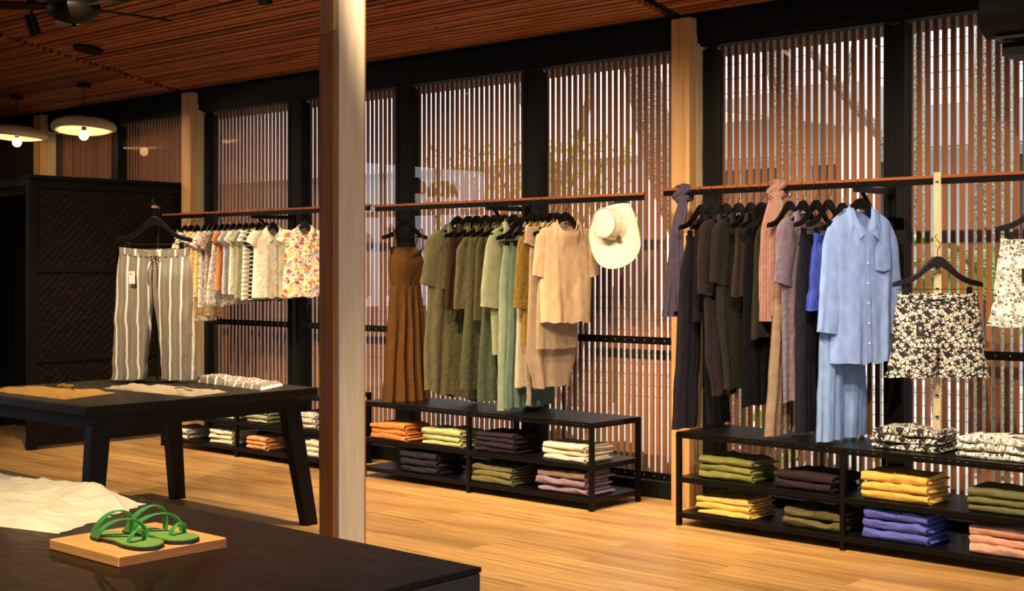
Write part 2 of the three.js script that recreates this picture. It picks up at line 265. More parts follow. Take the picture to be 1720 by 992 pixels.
// ---------- black woven fitting room ----------
{
  const f = thing('fitting_room', 'black fitting room of woven bamboo panels beside the window wall', 'partition', [-9.73, 0, 0]);
  const z0 = 1.53, z1 = 0.1, H = 2.1, dark = matt({ color: '#0c0806', roughness: 0.55 });
  const frame = (n, ...b) => mesh(n, box(...b), dark, f);
  frame('stile', 0.05, H, 0.07, 0, H / 2, z0 - 0.035); frame('stile', 0.05, H, 0.05, 0, H / 2, z1 + 0.025);
  for (const y of [0.06, 0.69, 1.39, H - 0.035]) frame('cross_rail', 0.046, y === 0.69 || y === 1.39 ? 0.03 : 0.07, z0 - z1 - 0.12, 0, y, (z0 + z1) / 2 - 0.01);
  mesh('top_cap', box(0.09, 0.025, z0 - z1 + 0.03, 0, H + 0.0125, (z0 + z1) / 2), dark, f);
  const strands = matt({ color: '#21170f', roughness: 0.45 }), strands2 = matt({ color: '#140d08', roughness: 0.5 });
  for (const [ya, yb] of [[0.095, 0.675], [0.705, 1.375], [1.405, 2.03]]) {
    const A = [], B = [], s = 0.016, L = 0.06; let r = 0;
    for (let y = ya + s / 2; y < yb; y += s, r++) for (let z = z1 + 0.07 - (r % 4) * s; z < z0 - 0.1; z += 4 * s) { const zc = z + L / 2; if (zc - L / 2 > z1 + 0.05 && zc + L / 2 < z0 - 0.06) { const q = box(0.004, s * 0.86, L * 0.62, 0.008 + rr(0, 0.003), y, zc, 0); q.translate(0, 0, 0); (R() < 0.5 ? A : B).push(q); } }
    mesh('woven_strands', merge(A), strands, f).userData.kind = 'stuff'; mesh('woven_strands', merge(B), strands2, f).userData.kind = 'stuff';
    mesh('panel_backing', box(0.012, yb - ya, z0 - z1 - 0.1, 0, (ya + yb) / 2, (z0 + z1) / 2), strands2, f);
  }
  mesh('door_header', box(2.6, 0.06, 0.06, -1.32, H - 0.03, z0 - 0.03), dark, f);
  mesh('inner_panel', box(0.04, H - 0.05, 1.3, -1.5, H / 2, 0.75), dark, f);
  const cur = grid(90, 6, (u, v) => [-0.1 - u * 2.4, 2.0 - v * 1.88, z0 - 0.28 + 0.03 * Math.sin(u * 90) + 0.012 * Math.sin(u * 37 + v)]);
  mesh('curtain', cur, cloth('#15100d'), f);
}

// ---------- shelf units ----------
function shelfUnit(x0, x1, label) {
  const s = thing('shelf_unit', label, 'shelf', [x0, 0, 0.21], 0, 'black steel shelf units under the windows'), W = x1 - x0, D = 0.47, t = 0.025;
  for (const x of [0, W / 2, W]) for (const z of [0.0125, D - 0.0125]) mesh('leg', box(t, 0.507, t, x + (x === 0 ? t / 2 : x === W ? -t / 2 : 0), 0.2535, z), black, s);
  for (const y of [0.063, 0.256, 0.497]) {
    const b = mesh('shelf_board', rbox(W - 0.004, 0.012, D - 0.004, W / 2, y + (y > 0.4 ? 0.008 : 0.004), D / 2, 0.002), blackWood, s);
    mesh('edge_bar', box(W - 2 * t, 0.018, 0.018, W / 2, y - 0.01, D - 0.01), black, s); mesh('edge_bar', box(W - 2 * t, 0.018, 0.018, W / 2, y - 0.01, 0.01), black, s);
    mesh('end_bar', box(0.018, 0.018, D - 2 * t, 0.01, y - 0.01, D / 2), black, s); mesh('end_bar', box(0.018, 0.018, D - 2 * t, W - 0.01, y - 0.01, D / 2), black, s);
  }
}
shelfUnit(-9.21, -7.25, 'low black steel shelf unit under the children\'s shirts');
shelfUnit(-6.83, -4.845, 'low black steel shelf unit under the green and tan clothes');
shelfUnit(-4.26, -2.26, 'low black steel shelf unit under the dark and blue clothes');
const SH = [0.073, 0.266, 0.511];

// ---------- clothes rails ----------
function rail(x0, x1, y, label) {
  const r = thing('clothes_rail', label, 'rail', [x0, y, 0.45]), L = x1 - x0;
  mesh('wood_strip', box(L, 0.014, 0.03, L / 2, -0.007, 0, y * 3), railWood, r);
  mesh('steel_bar', box(L - 0.02, 0.03, 0.024, L / 2, -0.029, 0), black, r);
  return (x) => { const b = mesh('bracket', merge([box(0.03, 0.03, 0.42, x - x0, -0.05, -0.2), bar([x - x0, -0.35, -0.39], [x - x0, -0.06, -0.06], 0.02, 0.012), box(0.034, 0.42, 0.012, x - x0, -0.2, -0.4)]), black, r); return b; };
}
{ let b = rail(-9.52, -7.0, 1.848, 'wood topped clothes rail carrying the children\'s shirts'); b(-8.33);
  b = rail(-6.95, -4.64, 1.84, 'wood topped clothes rail carrying the green and tan clothes'); b(-5.88);
  b = rail(-4.51, -1.4, 1.857, 'wood topped clothes rail carrying the dark and blue clothes'); b(-3.3); b(-2.08); }

// ---------- lamps ----------
const canMat = matt({ color: '#0a0807', roughness: 0.5 });
const lensMat = std({ color: '#fff2dc', emissive: new THREE.Color().setRGB(1, 0.8, 0.52), emissiveIntensity: 6, roughness: 0.4 });
function spot(x, z, tx, ty, tz, cd, angle, label, pen = 0.7) {
  const y = ceilY(z) - 0.16, s = thing('ceiling_spotlight', label, 'spotlight', [x, y, z]);
  mesh('mount', merge([cyl(0.035, 0.035, 0.02, 0, 0.14, 0), cyl(0.008, 0.008, 0.14, 0, 0.07, 0)]), canMat, s);
  const d = new THREE.Vector3(tx - x, ty - y, tz - z).normalize(), q = new THREE.Quaternion().setFromUnitVectors(new THREE.Vector3(0, -1, 0), d);
  const can = lathe([[0, 0.055], [0.03, 0.055], [0.04, 0.045], [0.042, -0.08], [0.036, -0.085], [0.034, -0.06], [0, -0.06]], 24); can.applyQuaternion(q); const cn = mesh('can', can, canMat, s);
  const le = new THREE.CylinderGeometry(0.033, 0.033, 0.004, 20); le.translate(0, -0.066, 0); le.applyQuaternion(q); mesh('lens', le, lensMat, cn);
  const l = new THREE.SpotLight(WARM, cd, 0, angle, pen, 2); l.castShadow = true; l.shadow.radius = 1.4; l.name = 'spot_beam';
  l.position.copy(d).multiplyScalar(0.095).add(new THREE.Vector3(x, y, z)); l.target.position.set(tx, ty, tz); scene.add(l, l.target);
}
const SP = 'small black ceiling spotlight ';
spot(-8.6, 3.3, -9.1, 1.2, 0.4, 36.6, 0.5, SP + 'pointed at the far end of the children\'s rail', 0.9);
spot(-6.7, 3.4, -8.0, 1.2, 0.4, 40, 0.36, SP + 'pointed at the children\'s shirts', 0.9);
spot(-5.9, 3.4, -6.65, 1.0, 0.45, 31.0, 0.5, SP + 'pointed at the brown dress', 0.9);
spot(-4.9, 3.3, -5.85, 1.1, 0.45, 39.4, 0.5, SP + 'pointed at the green clothes', 0.9);
spot(-4.0, 3.3, -5.05, 1.15, 0.45, 36.6, 0.5, SP + 'pointed at the tan tops and the white hat', 0.9);
spot(-3.1, 3.3, -4.15, 1.0, 0.45, 36.6, 0.5, SP + 'pointed at the dark clothes', 0.9);
spot(-2.4, 3.3, -3.35, 1.1, 0.45, 36.6, 0.5, SP + 'pointed at the blue shirt', 0.9);
spot(-1.6, 3.3, -2.7, 1.0, 0.45, 38.0, 0.5, SP + 'pointed at the printed shorts', 0.9);
spot(-5.6, 4.4, -6.55, 0.95, 2.6, 44, 0.42, SP + 'pointed at the striped trousers');
spot(-1.9, 6.0, -3.05, 0.75, 4.95, 60, 0.34, SP + 'pointed at the cream cloth and sandals');
spot(-8.5, 2.16, -8.9, 0.3, 0.9, 40, 0.6, SP + 'hanging beside the ceiling fan', 1);
spot(-3.4, 2.3, -3.4, 0, 1.7, 25, 0.75, SP + 'over the floor before the right shelf unit', 1);
spot(-4.9, 2.0, -4.9, 0, 1.6, 24, 0.75, SP + 'over the floor before the middle shelf unit', 1);
spot(-6.3, 1.9, -6.4, 0, 1.5, 26, 0.75, SP + 'over the floor before the brown dress', 1);
spot(-2.4, 3.4, -2.8, 0, 2.4, 18, 0.75, SP + 'over the floor right of the front table', 1);

// pendant lamps with shallow woven shades
const shadeMat = new THREE.MeshPhysicalMaterial({ color: '#d9c294', roughness: 0.85, side: THREE.DoubleSide, bumpMap: weaveBump, bumpScale: 0.002 });
const bulbMat = std({ color: '#ffe2b0', emissive: new THREE.Color().setRGB(1, 0.66, 0.3), emissiveIntensity: 5, roughness: 0.3 });
function pendant(x, y, z, label, tilt) {
  const p = thing('pendant_lamp', label, 'lamp', [x, y, z]), top = ceilY(z) - y;
  const sh = lathe([[0.02, 0.062], [0.1, 0.06], [0.19, 0.045], [0.245, 0.018], [0.268, -0.012], [0.265, -0.036], [0.245, -0.05], [0.215, -0.052], [0.2, -0.044], [0.215, -0.03], [0.235, -0.01], [0.18, 0.025], [0.1, 0.042], [0.03, 0.046]], 56);
  const q = sh.attributes.position; for (let i = 0; i < q.count; i++) { const X = q.getX(i), r = Math.hypot(X, q.getZ(i)); q.setY(i, q.getY(i) + 0.012 * Math.sin(X * 9 + 1) * r * 3 + (r > 0.1 ? 0.002 * Math.sin(r * 420) : 0)); } sh.computeVertexNormals(); sh.rotateZ(tilt); sh.rotateX(-0.06); mesh('shade', sh, shadeMat, p);
  mesh('cord', cyl(0.004, 0.004, top - 0.04, 0, top / 2 + 0.02, 0, 8), canMat, p);
  mesh('ceiling_rose', cyl(0.055, 0.06, 0.03, 0, top - 0.02, 0), canMat, p);
  const hol = mesh('lamp_holder', cyl(0.018, 0.02, 0.07, 0, -0.01, 0), canMat, p);
  const b = new THREE.SphereGeometry(0.042, 20, 14); b.scale(1, 1.05, 1); b.translate(0, -0.085, 0); mesh('bulb', b, bulbMat, hol);
  const l = new THREE.PointLight(new THREE.Color().setRGB(1, 0.66, 0.32), 0.7, 0, 2); l.position.set(x, y - 0.085, z); l.castShadow = true; l.name = 'bulb_light'; scene.add(l);
}
pendant(-10.34, 2.615, 0.69, 'hanging lamp with a shallow woven disc shade, nearest the timber post', 0.04);
pendant(-11.5, 2.63, 0.68, 'hanging lamp with a shallow woven disc shade, leftmost at the photo edge', -0.03);

const dome = (x, y, z, label) => { const p = thing('dome_lamp', label, 'lamp', [x, y, z]), top = ceilY(z) - y; mesh('shade', lathe([[0.02, 0.12], [0.08, 0.11], [0.15, 0.06], [0.19, -0.02], [0.2, -0.08], [0.192, -0.08], [0.182, -0.02], [0.14, 0.05], [0.08, 0.1], [0.02, 0.11]], 40), shadeMat, p); mesh('cord', cyl(0.004, 0.004, top - 0.1, 0, top / 2 + 0.05, 0, 8), canMat, p); mesh('ceiling_rose', cyl(0.055, 0.06, 0.03, 0, top - 0.02, 0), canMat, p);
  const b = new THREE.SphereGeometry(0.04, 16, 12); b.translate(0, -0.02, 0); mesh('bulb', b, bulbMat, p); const l = new THREE.PointLight(new THREE.Color().setRGB(1, 0.66, 0.32), 0.7, 0, 2); l.position.set(x, y - 0.02, z); l.castShadow = true; l.name = 'bulb_light'; scene.add(l); };
dome(-11.5, 2.36, 4.3, 'woven dome lamp over the far end of the shop, nearer the windows'); dome(-11.7, 2.36, 5.0, 'woven dome lamp over the far end of the shop, away from the windows');
// ceiling fan
{
  const x = -7.28, z = 2.55, y = 2.85, f = thing('ceiling_fan', 'dark ceiling fan with slim blades at the top left', 'fan', [x, y, z], 0.25), dk = matt({ color: '#0f0a06', roughness: 0.5 });
  mesh('motor_housing', lathe([[0, 0], [0.05, 0.002], [0.1, 0.02], [0.145, 0.055], [0.16, 0.095], [0.15, 0.125], [0.09, 0.135], [0.06, 0.17], [0, 0.17]], 40), dk, f);
  const up = ceilY(z) - y; mesh('down_rod', merge([cyl(0.014, 0.014, up - 0.17, 0, (up + 0.17) / 2 - 0.01, 0, 10), cyl(0.06, 0.07, 0.05, 0, up - 0.035, 0)]), dk, f);
  mesh('pull_switch', cyl(0.014, 0.014, 0.02, 0, -0.008, 0, 10), canMat, f);
  const sh = new THREE.Shape(); sh.moveTo(0.1, -0.03); sh.quadraticCurveTo(0.3, -0.075, 0.6, -0.045); sh.quadraticCurveTo(0.66, -0.03, 0.65, 0.02); sh.quadraticCurveTo(0.4, 0.05, 0.1, 0.035); sh.closePath();
  for (let k = 0; k < 5; k++) { const b = new THREE.ExtrudeGeometry(sh, { depth: 0.008, bevelEnabled: true, bevelSize: 0.002, bevelThickness: 0.002, bevelSegments: 1 }); b.rotateX(-Math.PI / 2 + 0.22); b.translate(0.0, 0.1, 0); b.rotateY(k * 2 * Math.PI / 5); mesh('blade', b, dk, f); }
}
{ const d = cyl(0.11, 0.11, 0.02, 0, 0, 0, 32); d.rotateX(-SL); d.translate(-9.24, ceilY(1.3) - 0.012, 1.3); tag(mesh('ceiling_speaker', d, canMat), 'round black ceiling speaker below the fan blade', 'speaker'); }
// air conditioner at the top right
{
  const a = thing('air_conditioner', 'black air conditioner hung under the ceiling at the top right corner', 'air conditioner', [-2.03, 2.46, 0.7]);
  const s = new THREE.Shape(); s.moveTo(-0.17, 0.31); s.lineTo(0.16, 0.31); s.lineTo(0.17, 0.08); s.quadraticCurveTo(0.16, 0.0, 0.08, -0.02); s.lineTo(0.03, 0.0); s.lineTo(-0.17, -0.03); s.closePath();
  const g = new THREE.ExtrudeGeometry(s, { depth: 0.9, bevelEnabled: true, bevelSize: 0.006, bevelThickness: 0.006, bevelSegments: 2 }); g.rotateY(-Math.PI / 2); g.translate(0.45, 0, 0);
  mesh('casing', g, matt({ color: '#080706', roughness: 0.5 }), a);
  mesh('louver', box(0.8, 0.012, 0.07, 0, -0.03, 0.09), std({ color: '#1c1917', roughness: 0.35 }), a);
  mesh('base_plate', box(0.84, 0.06, 0.2, 0.02, -0.07, -0.06), canMat, a);
  mesh('hanger_bracket', merge([box(0.03, 0.25, 0.03, -0.3, 0.4, 0), box(0.03, 0.25, 0.03, 0.3, 0.4, 0)]), canMat, a);
}

// ---------- tables ----------
{
  const t = thing('display_table', 'square dark wooden table under the striped trousers', 'table', [-6.39, 0, 2.68]), W = 1.33, D = 1.4, dk = matt({ color: '#120b07', roughness: 0.45, bumpMap: floorTex, bumpScale: 0.0004 }), lg = matt({ color: '#0c0907', roughness: 0.5 });
  mesh('table_top', rbox(W, 0.045, D, 0, 0.7275, 0, 0.004), dk, t);
  for (const sx of [-1, 1]) mesh('beam', box(0.05, 0.08, D - 0.16, sx * (W / 2 - 0.1), 0.665, 0), lg, t);
  for (const sz of [-1, 1]) mesh('beam', box(W - 0.26, 0.08, 0.05, 0, 0.665, sz * (D / 2 - 0.12)), lg, t);
  for (const sx of [-1, 1]) for (const sz of [-1, 1]) {
    const g = box(0.06, 0.65, 0.105), p = g.attributes.position; g.translate(0, 0.325, 0);
    for (let i = 0; i < p.count; i++) { const k = 1 - p.getY(i) / 0.65; p.setXYZ(i, p.getX(i) + sx * (W / 2 - 0.1 + 0.06 * k), p.getY(i), p.getZ(i) * (1 - 0.25 * k) + sz * (D / 2 - 0.12 + 0.09 * k)); }
    g.computeVertexNormals(); mesh('leg', g, lg, t);
  }
}
{
  const t = thing('front_table', 'large dark brown leathery table in the foreground carrying the sandals', 'table', [-3.4, 0, 5.3]);
  const top = matt({ specularIntensity: 0.7, color: '#1a0d07', roughness: 0.4, bumpMap: leatherBump, bumpScale: 0.0035 });
  mesh('table_top', rbox(2.77, 0.012, 1.38, 0, 0.744, 0, 0.003), top, t);
  mesh('table_edge', rbox(2.766, 0.1, 1.376, 0, 0.687, 0, 0.004), std({ color: '#1a0d07', roughness: 0.45, bumpMap: leatherBump, bumpScale: 0.001 }), t);
  for (const sx of [-1, 1]) for (const sz of [-1, 1]) mesh('leg', box(0.09, 0.64, 0.09, sx * 1.25, 0.32, sz * 0.56), black, t);
}

// ---------- garments ----------
// folds: a few soft vertical ridges that deepen towards the hem, plus creases
function foldsOf(seed, n, amp) {
  const r = rngOf(seed * 131 + 7), F = []; for (let k = 0; k < n; k++) F.push([rr(-1, 1, r), rr(0.07, 0.2, r), rr(0.5, 1, r) * (r() < 0.5 ? -1 : 1), rr(-0.25, 0.25, r)]);
  return (s, t) => { let v = 0; for (const [c, w, a, d] of F) { const q = (s - c - d * t) / w; v += a * Math.exp(-q * q); } return amp * (v * (0.25 + 0.75 * t) + 0.5 * fbm(s * 2.6 + seed * 3.1, t * 3.3, seed) * (0.5 + 0.5 * t)); };
}
// the trunk of a top or dress, x across, y down from the neck point, z front
function bodyGeo(o) {
  const { sh = 0.2, neck = 0.075, drop = 0.09, dropB = 0.02, slope = 0.09, len = 0.65, w = [[0, 0.2], [1, 0.24]], d = [[0, 0.012], [0.12, 0.035], [1, 0.045]], folds = 6, amp = 0.012, vneck = false, hem = 0.012, seed = 1, skew = 0, hemTilt = 0 } = o;
  const side = (sg) => {
    const ff = foldsOf(seed + (sg > 0 ? 0 : 51), folds, amp), dr = sg > 0 ? drop : dropB;
    return grid(44, 46, (u, v) => {
      let s = u * 2 - 1; const a0 = Math.abs(s) * sh; let top;
      if (a0 < neck) { const q = a0 / neck; top = -dr * (vneck && sg > 0 ? 1 - q : Math.sqrt(Math.max(0, 1 - q * q * q))); } else { const q = (a0 - neck) / (sh - neck); top = -slope * (0.85 * q + 0.15 * q * q); }
      const bot = -len + hem * N3(s * 3 + seed, seed, sg) + hemTilt * s; const y = lerp(top, bot, v), ty = clamp(-y / len);
      const hw = prof(w, ty), x = s * lerp(sh, hw, smooth(0, 0.12, v)) + skew * ty * ty;
      const edge = Math.sqrt(Math.max(0, 1 - Math.pow(Math.abs(s), 3.6)));
      const dd = prof(d, ty), z = sg * dd * edge + sg * (a0 < neck * 1.3 ? 0.02 * (1 - smooth(0, 0.2, v)) : 0) + ff(s, ty) * (0.2 + 0.8 * edge) * smooth(0.0, 0.18, v);
      return [x, y, z, s * hw + seed * 0.13, y + seed * 0.07];
    });
  };
  return merge([side(1), side(-1)]);
}
// a sleeve hanging from the shoulder: sgn picks the side
function sleeveGeo(o) {
  const { sgn = 1, sh = 0.2, slope = 0.09, L = 0.22, w0 = 0.085, w1 = 0.075, ang = 0.35, seed = 1, th = 0.022, bend = 0, top = 0.0 } = o;
  const nA = 22, nL = 20, ff = foldsOf(seed + 17 * sgn + 90, 4, 0.01);
  return grid(nA, nL, (u, v) => {
    const dome = Math.sqrt(Math.max(0, 1 - Math.pow(1 - Math.min(1, v / 0.2), 2))), a = u * 2 * Math.PI, A = ang + bend * v, hw = dome * lerp(w0, w1, v) * (1 + 0.08 * N3(v * 4, seed, a)), ca = Math.cos(a), sa = Math.sin(a);
    const cx = sh * 0.8 - 0.012 + Math.sin(A) * L * v, cy = -slope * 0.5 - top - w0 * 0.55 * 0 - Math.cos(A) * L * v;
    const e = smooth(0, 0.3, v), px = Math.cos(A), py = Math.sin(A);
    let x = cx + ca * hw * lerp(0.55, 0.8, e) * px, y = cy + ca * hw * lerp(0.25, 0.8, e) * py - (v < 0.02 ? 0.0 : 0);
    const z = dome * sa * lerp(0.026, th, v) + ff(ca, v) * 0.9 * dome + 0.008 * v;
    y += 0.006 * N3(ca * 2, v * 5, seed); return [sgn * x, y, z, a * hw * 0.5, y];
  });
}
const ribbon = (pts, wdir, width, th = 0.003, seg = 30) => { // flat band along a curve, wide along wdir
  const c = new THREE.CatmullRomCurve3(pts.map((p) => new THREE.Vector3(...p))), W = new THREE.Vector3(...wdir).normalize();
  return grid(12, seg, (u, v) => { const p = c.getPoint(v), t = c.getTangent(v), n = new THREE.Vector3().crossVectors(t, W).normalize(), a = u * 2 * Math.PI, s = new THREE.Vector3().crossVectors(n, t).normalize(); const q = p.clone().addScaledVector(s, Math.sign(Math.cos(a)) * Math.pow(Math.abs(Math.cos(a)), 0.5) * width / 2).addScaledVector(n, Math.sign(Math.sin(a)) * Math.pow(Math.abs(Math.sin(a)), 0.6) * th / 2); return [q.x, q.y, q.z, u * width, v]; });
};
// trousers or shorts: waist at y=0
function legGeo(o, sgn) {
  const { waist = 0.2, hip = 0.24, len = 0.95, rise = 0.28, hemIn = 0.03, hemOut = 0.27, d = 0.04, folds = 5, amp = 0.012, seed = 1, gather = 0 } = o;
  const side = (sg) => {
    const ff = foldsOf(seed + sgn * 3 + (sg > 0 ? 0 : 40), folds, amp);
    return grid(24, 48, (u, v) => {
      const y = -len * v, q = clamp(-y / rise), k = clamp((-y - rise) / (len - rise));
      const xo = y > -rise ? lerp(waist, hip, q * (2 - q)) : lerp(hip, hemOut, k), xi = y > -rise ? 0 : lerp(0.002, hemIn, Math.pow(k, 0.8));
      const x = lerp(xi, xo, u), up = Math.sqrt(Math.max(0, 1 - Math.pow(x / xo, 2.4))), leg = Math.sqrt(Math.max(0, 1 - Math.pow(Math.abs(u * 2 - 1), 2.6)));
      const e = lerp(up, leg, smooth(rise * 0.8, rise * 1.25, -y)), sS = u * 2 - 1;
      const z = sg * lerp(d * 0.55, d, smooth(0, 0.2, v)) * e + ff(sS, v) * (0.2 + 0.8 * e) * smooth(0, 0.12, v) + gather * Math.sin(u * 40 + seed) * (1 - smooth(0, 0.25, v)) * e;
      return [sgn * x + 0.004 * fbm(v * 5, seed, sgn) * v * 3, y + 0.008 * N3(u * 4, seed, sg) * v, z, sgn * x + seed * 0.1, y];
    });
  };
  return merge([side(1), side(-1)]);
}
const waistGeo = (w, h, d, seed, y0 = 0.0) => grid(60, 6, (u, v) => { const a = u * 2 * Math.PI, c = Math.cos(a), s = Math.sin(a), k = 1 + 0.05 * Math.sin(u * 150 + seed); return [w * Math.sign(c) * Math.pow(Math.abs(c), 0.7), y0 - v * h + 0.004 * Math.sin(u * 11 + seed) - 0.012 * (1 - Math.abs(c)) * (s > 0 ? 1 : 0.2), d * s * k + 0.002 * Math.sin(u * 150), a * w * 0.66, -v * h]; });

// hangers
const hangerShape = (() => {
  const s = new THREE.Shape(), top = (q) => -0.058 + 0.1 * Math.exp(-Math.pow(Math.abs(q) / 0.4, 2)) - 0.024 * q * q, th = (q) => 0.022 + 0.022 * Math.exp(-Math.pow(q / 0.3, 2)) - 0.004 * Math.pow(Math.abs(q), 6), n = 40;
  for (let i = 0; i <= n; i++) { const q = -1 + 2 * i / n; const y = top(q) - (Math.abs(q) > 0.96 ? 0.004 : 0); i ? s.lineTo(q * 0.215, y) : s.moveTo(q * 0.215, y); }
  for (let i = n; i >= 0; i--) { const q = -1 + 2 * i / n; s.lineTo(q * 0.215, top(q) - th(q)); } s.closePath(); return s;
})();
const hangerBody = new THREE.ExtrudeGeometry(hangerShape, { depth: 0.013, bevelEnabled: true, bevelSize: 0.003, bevelThickness: 0.003, bevelSegments: 2 }); hangerBody.translate(0, 0, -0.006);
const hookGeo = tube([[0, 0.035, 0], [0, 0.06, 0], [0.024, 0.075, 0], [0.027, 0.105, 0], [0.019, 0.134, 0], [0, 0.1425, 0], [-0.019, 0.134, 0], [-0.026, 0.112, 0]], 0.0019, 36, 6);
const hookTall = tube([[0, 0.035, 0], [0, 0.075, 0], [0.014, 0.1, 0.004], [-0.006, 0.125, 0.006], [-0.012, 0.14, 0.0], [0, 0.15, -0.008]], 0.0019, 30, 6);
const barGeo = (() => { const g = new THREE.CylinderGeometry(0.0045, 0.0045, 0.36, 8); g.rotateZ(Math.PI / 2); g.translate(0, -0.082, 0); return g; })();
const clipBar = (() => { const g = new THREE.CylinderGeometry(0.0018, 0.0018, 0.4, 6); g.rotateZ(Math.PI / 2); g.translate(0, -0.115, 0); return g; })();
const clipGeo = rbox(0.024, 0.05, 0.022, 0, -0.128, 0, 0.004);
function hanger(x, y, z, turn, label, o = {}) {
  const h = thing('clothes_hanger', label, 'hanger', [x, y, z], turn, 'black clothes hangers'); const k = o.scale || 1;
  const b = mesh('hanger_body', hangerBody, hangerMat, h); b.scale.set(k, 1, 1); mesh('hook', o.tall ? hookTall : hookGeo, wire, h);
  if (o.bar) mesh('trouser_bar', barGeo, hangerMat, h).scale.set(k, 1, 1);
  if (o.clips) { mesh('clip_wire', clipBar, wire, h).scale.set(k, 1, 1); for (const s of [-1, 1]) { const c = mesh('clip', clipGeo, hangerMat, h); c.position.x = s * o.clips; } }
  return h;
}
const button = new THREE.CylinderGeometry(0.0055, 0.0055, 0.003, 12); button.rotateX(Math.PI / 2);
let gseed = 3;
// hang a top on its hanger. rail height y, o describes the cut
function hang(x, yRail, o) {
  const { name, label, cat = 'shirt', fab, turn = 90, kind, hangerLabel, group } = o, sd = (gseed += 1.37), y0 = yRail - 0.142, rot = turn * Math.PI / 180;
  hanger(x, y0, 0.45, rot, hangerLabel || 'black clothes hanger holding the ' + label, o.hanger || {});
  const g = thing(name, label, cat, [x, y0 + (o.dy ?? -0.004), 0.45], rot, group), m = fabric(fab, kind), b = { ...o, seed: sd }; g.scale.z = o.flat ?? 0.72;
  mesh(o.bodyName || 'body', bodyGeo(b), m, g);
  if (o.sleeve) for (const sgn of [-1, 1]) { const s = mesh('sleeve', sleeveGeo({ ...b, ...o.sleeve, sgn, seed: sd }), m, g); if (o.cuff) { const L = o.sleeve.L, A = (o.sleeve.ang ?? 0.35); } }
  const neck = o.neck ?? 0.075, drop = o.drop ?? 0.09;
  if (o.trim) { const pts = []; for (let k = 0; k <= 12; k++) { const q = k / 12 * 2 - 1; pts.push([q * neck, -drop * Math.sqrt(Math.max(0, 1 - Math.abs(q * q * q))) + 0.002, 0.02 + 0.024 * (1 - q * q)]); } mesh('neck_band', tube(pts, 0.005, 30, 6), m, g);
    const pb = pts.map((p) => [p[0], p[1] * 0.22 + 0.004, -p[2]]); mesh('neck_band', tube(pb, 0.005, 30, 6), m, g); mesh('care_label', box(0.035, 0.022, 0.002, 0, -drop * 0.3, -0.038), cloth('#efe8dc', 'plain'), g); }
  if (o.collar) {
    const k = neck / 0.07, cl = (s) => grid(14, 8, (u, v) => { const q = Math.sqrt(u), ix = s * lerp(neck, 0.004, u), iy = lerp(0.014, -drop, u) - 0.012 * Math.sin(Math.PI * u), iz = lerp(-0.012, o.d[1][1] + 0.012, q), ox = s * lerp(neck + 0.026 * k, 0.062 * k, u), oy = lerp(-0.01, -drop - 0.042 * k, u), oz = lerp(-0.002, o.d[1][1] + 0.026, q); return [lerp(ix, ox, v), lerp(iy, oy, v), lerp(iz, oz, v) + 0.01 * Math.sin(Math.PI * v) * (1 - 0.5 * u)]; });
    for (const s of [-1, 1]) mesh('collar', cl(s), m, g);
    mesh('collar', grid(16, 4, (u, v) => { const q = u * 2 - 1; return [q * neck * 1.02, 0.014 - v * 0.03 + 0.008 * (1 - q * q), -0.012 - 0.028 * (1 - q * q) - (1 - v) * 0.004]; }), m, g);
    mesh('care_label', box(0.03, 0.02, 0.002, 0, -0.02, -0.034), cloth('#efe8dc', 'plain'), g);
  }
  if (o.buttons) { const L = o.len, z = (t) => prof(o.d || [[0, 0.012], [0.12, 0.035], [1, 0.045]], t) + 0.012; const pk = mesh('button_placket', grid(4, 30, (u, v) => [(u - 0.5) * 0.028, lerp(-drop, -L + 0.006, v), z(v) + 0.001 + 0.002 * N3(v * 9, sd, 0)]), m, g);
    for (let k = 0; k < o.buttons; k++) { const t = (k + 0.6) / (o.buttons + 0.6), bt = mesh('button', button, cloth(o.buttonCol || '#e8dcc4', 'plain'), pk); bt.position.set(0, lerp(-drop, -L, t), z(t) + 0.004); } }
  if (o.pocket) mesh('pocket', grid(10, 10, (u, v) => [0.045 + u * 0.1, -0.2 - v * 0.115 - 0.01 * (1 - Math.abs(u * 2 - 1)) * v, 0.066 + 0.006 * Math.sin(u * 3.1) + 0.004 * fbm(u * 3, v * 3, 4)]), m, g);
  if (o.straps) for (const s of [-1, 1]) { mesh('strap', ribbon([[s * neck * 1.3, -0.002, 0.0], [s * neck * 1.3, 0.004, 0.012], [s * neck * 1.25, -0.06, 0.03], [s * neck * 1.2, -o.straps, 0.03]], [1, 0, 0], 0.008, 0.002), m, g); }
  return g;
}
function hangTrousers(x, yRail, o) {
  const { name = 'trousers', label, cat = 'trousers', fab, turn = 90, kind } = o, y0 = yRail - 0.142, rot = turn * Math.PI / 180, sd = (gseed += 1.37);
  const clip = (o.waist ?? 0.2) * 0.78; hanger(x, y0 + (o.hy || 0), o.z ?? 0.45, rot, 'black clip hanger holding the ' + label, { clips: clip, ...(o.hanger || {}) });
  const g = thing(name, label, cat, [x, y0 + (o.hy || 0) - 0.135, o.z ?? 0.45], rot, o.group), m = fabric(fab, kind), w = o.waist ?? 0.2, d = o.d ?? 0.04; g.scale.z = o.flat ?? 0.8;
  mesh('waistband', waistGeo(w, 0.04, d * 0.62, sd), m, g);
  for (const s of [-1, 1]) { const l = mesh('trouser_leg', legGeo({ ...o, seed: sd }, s), m, g); l.position.y = -0.034; }
  return g;
}
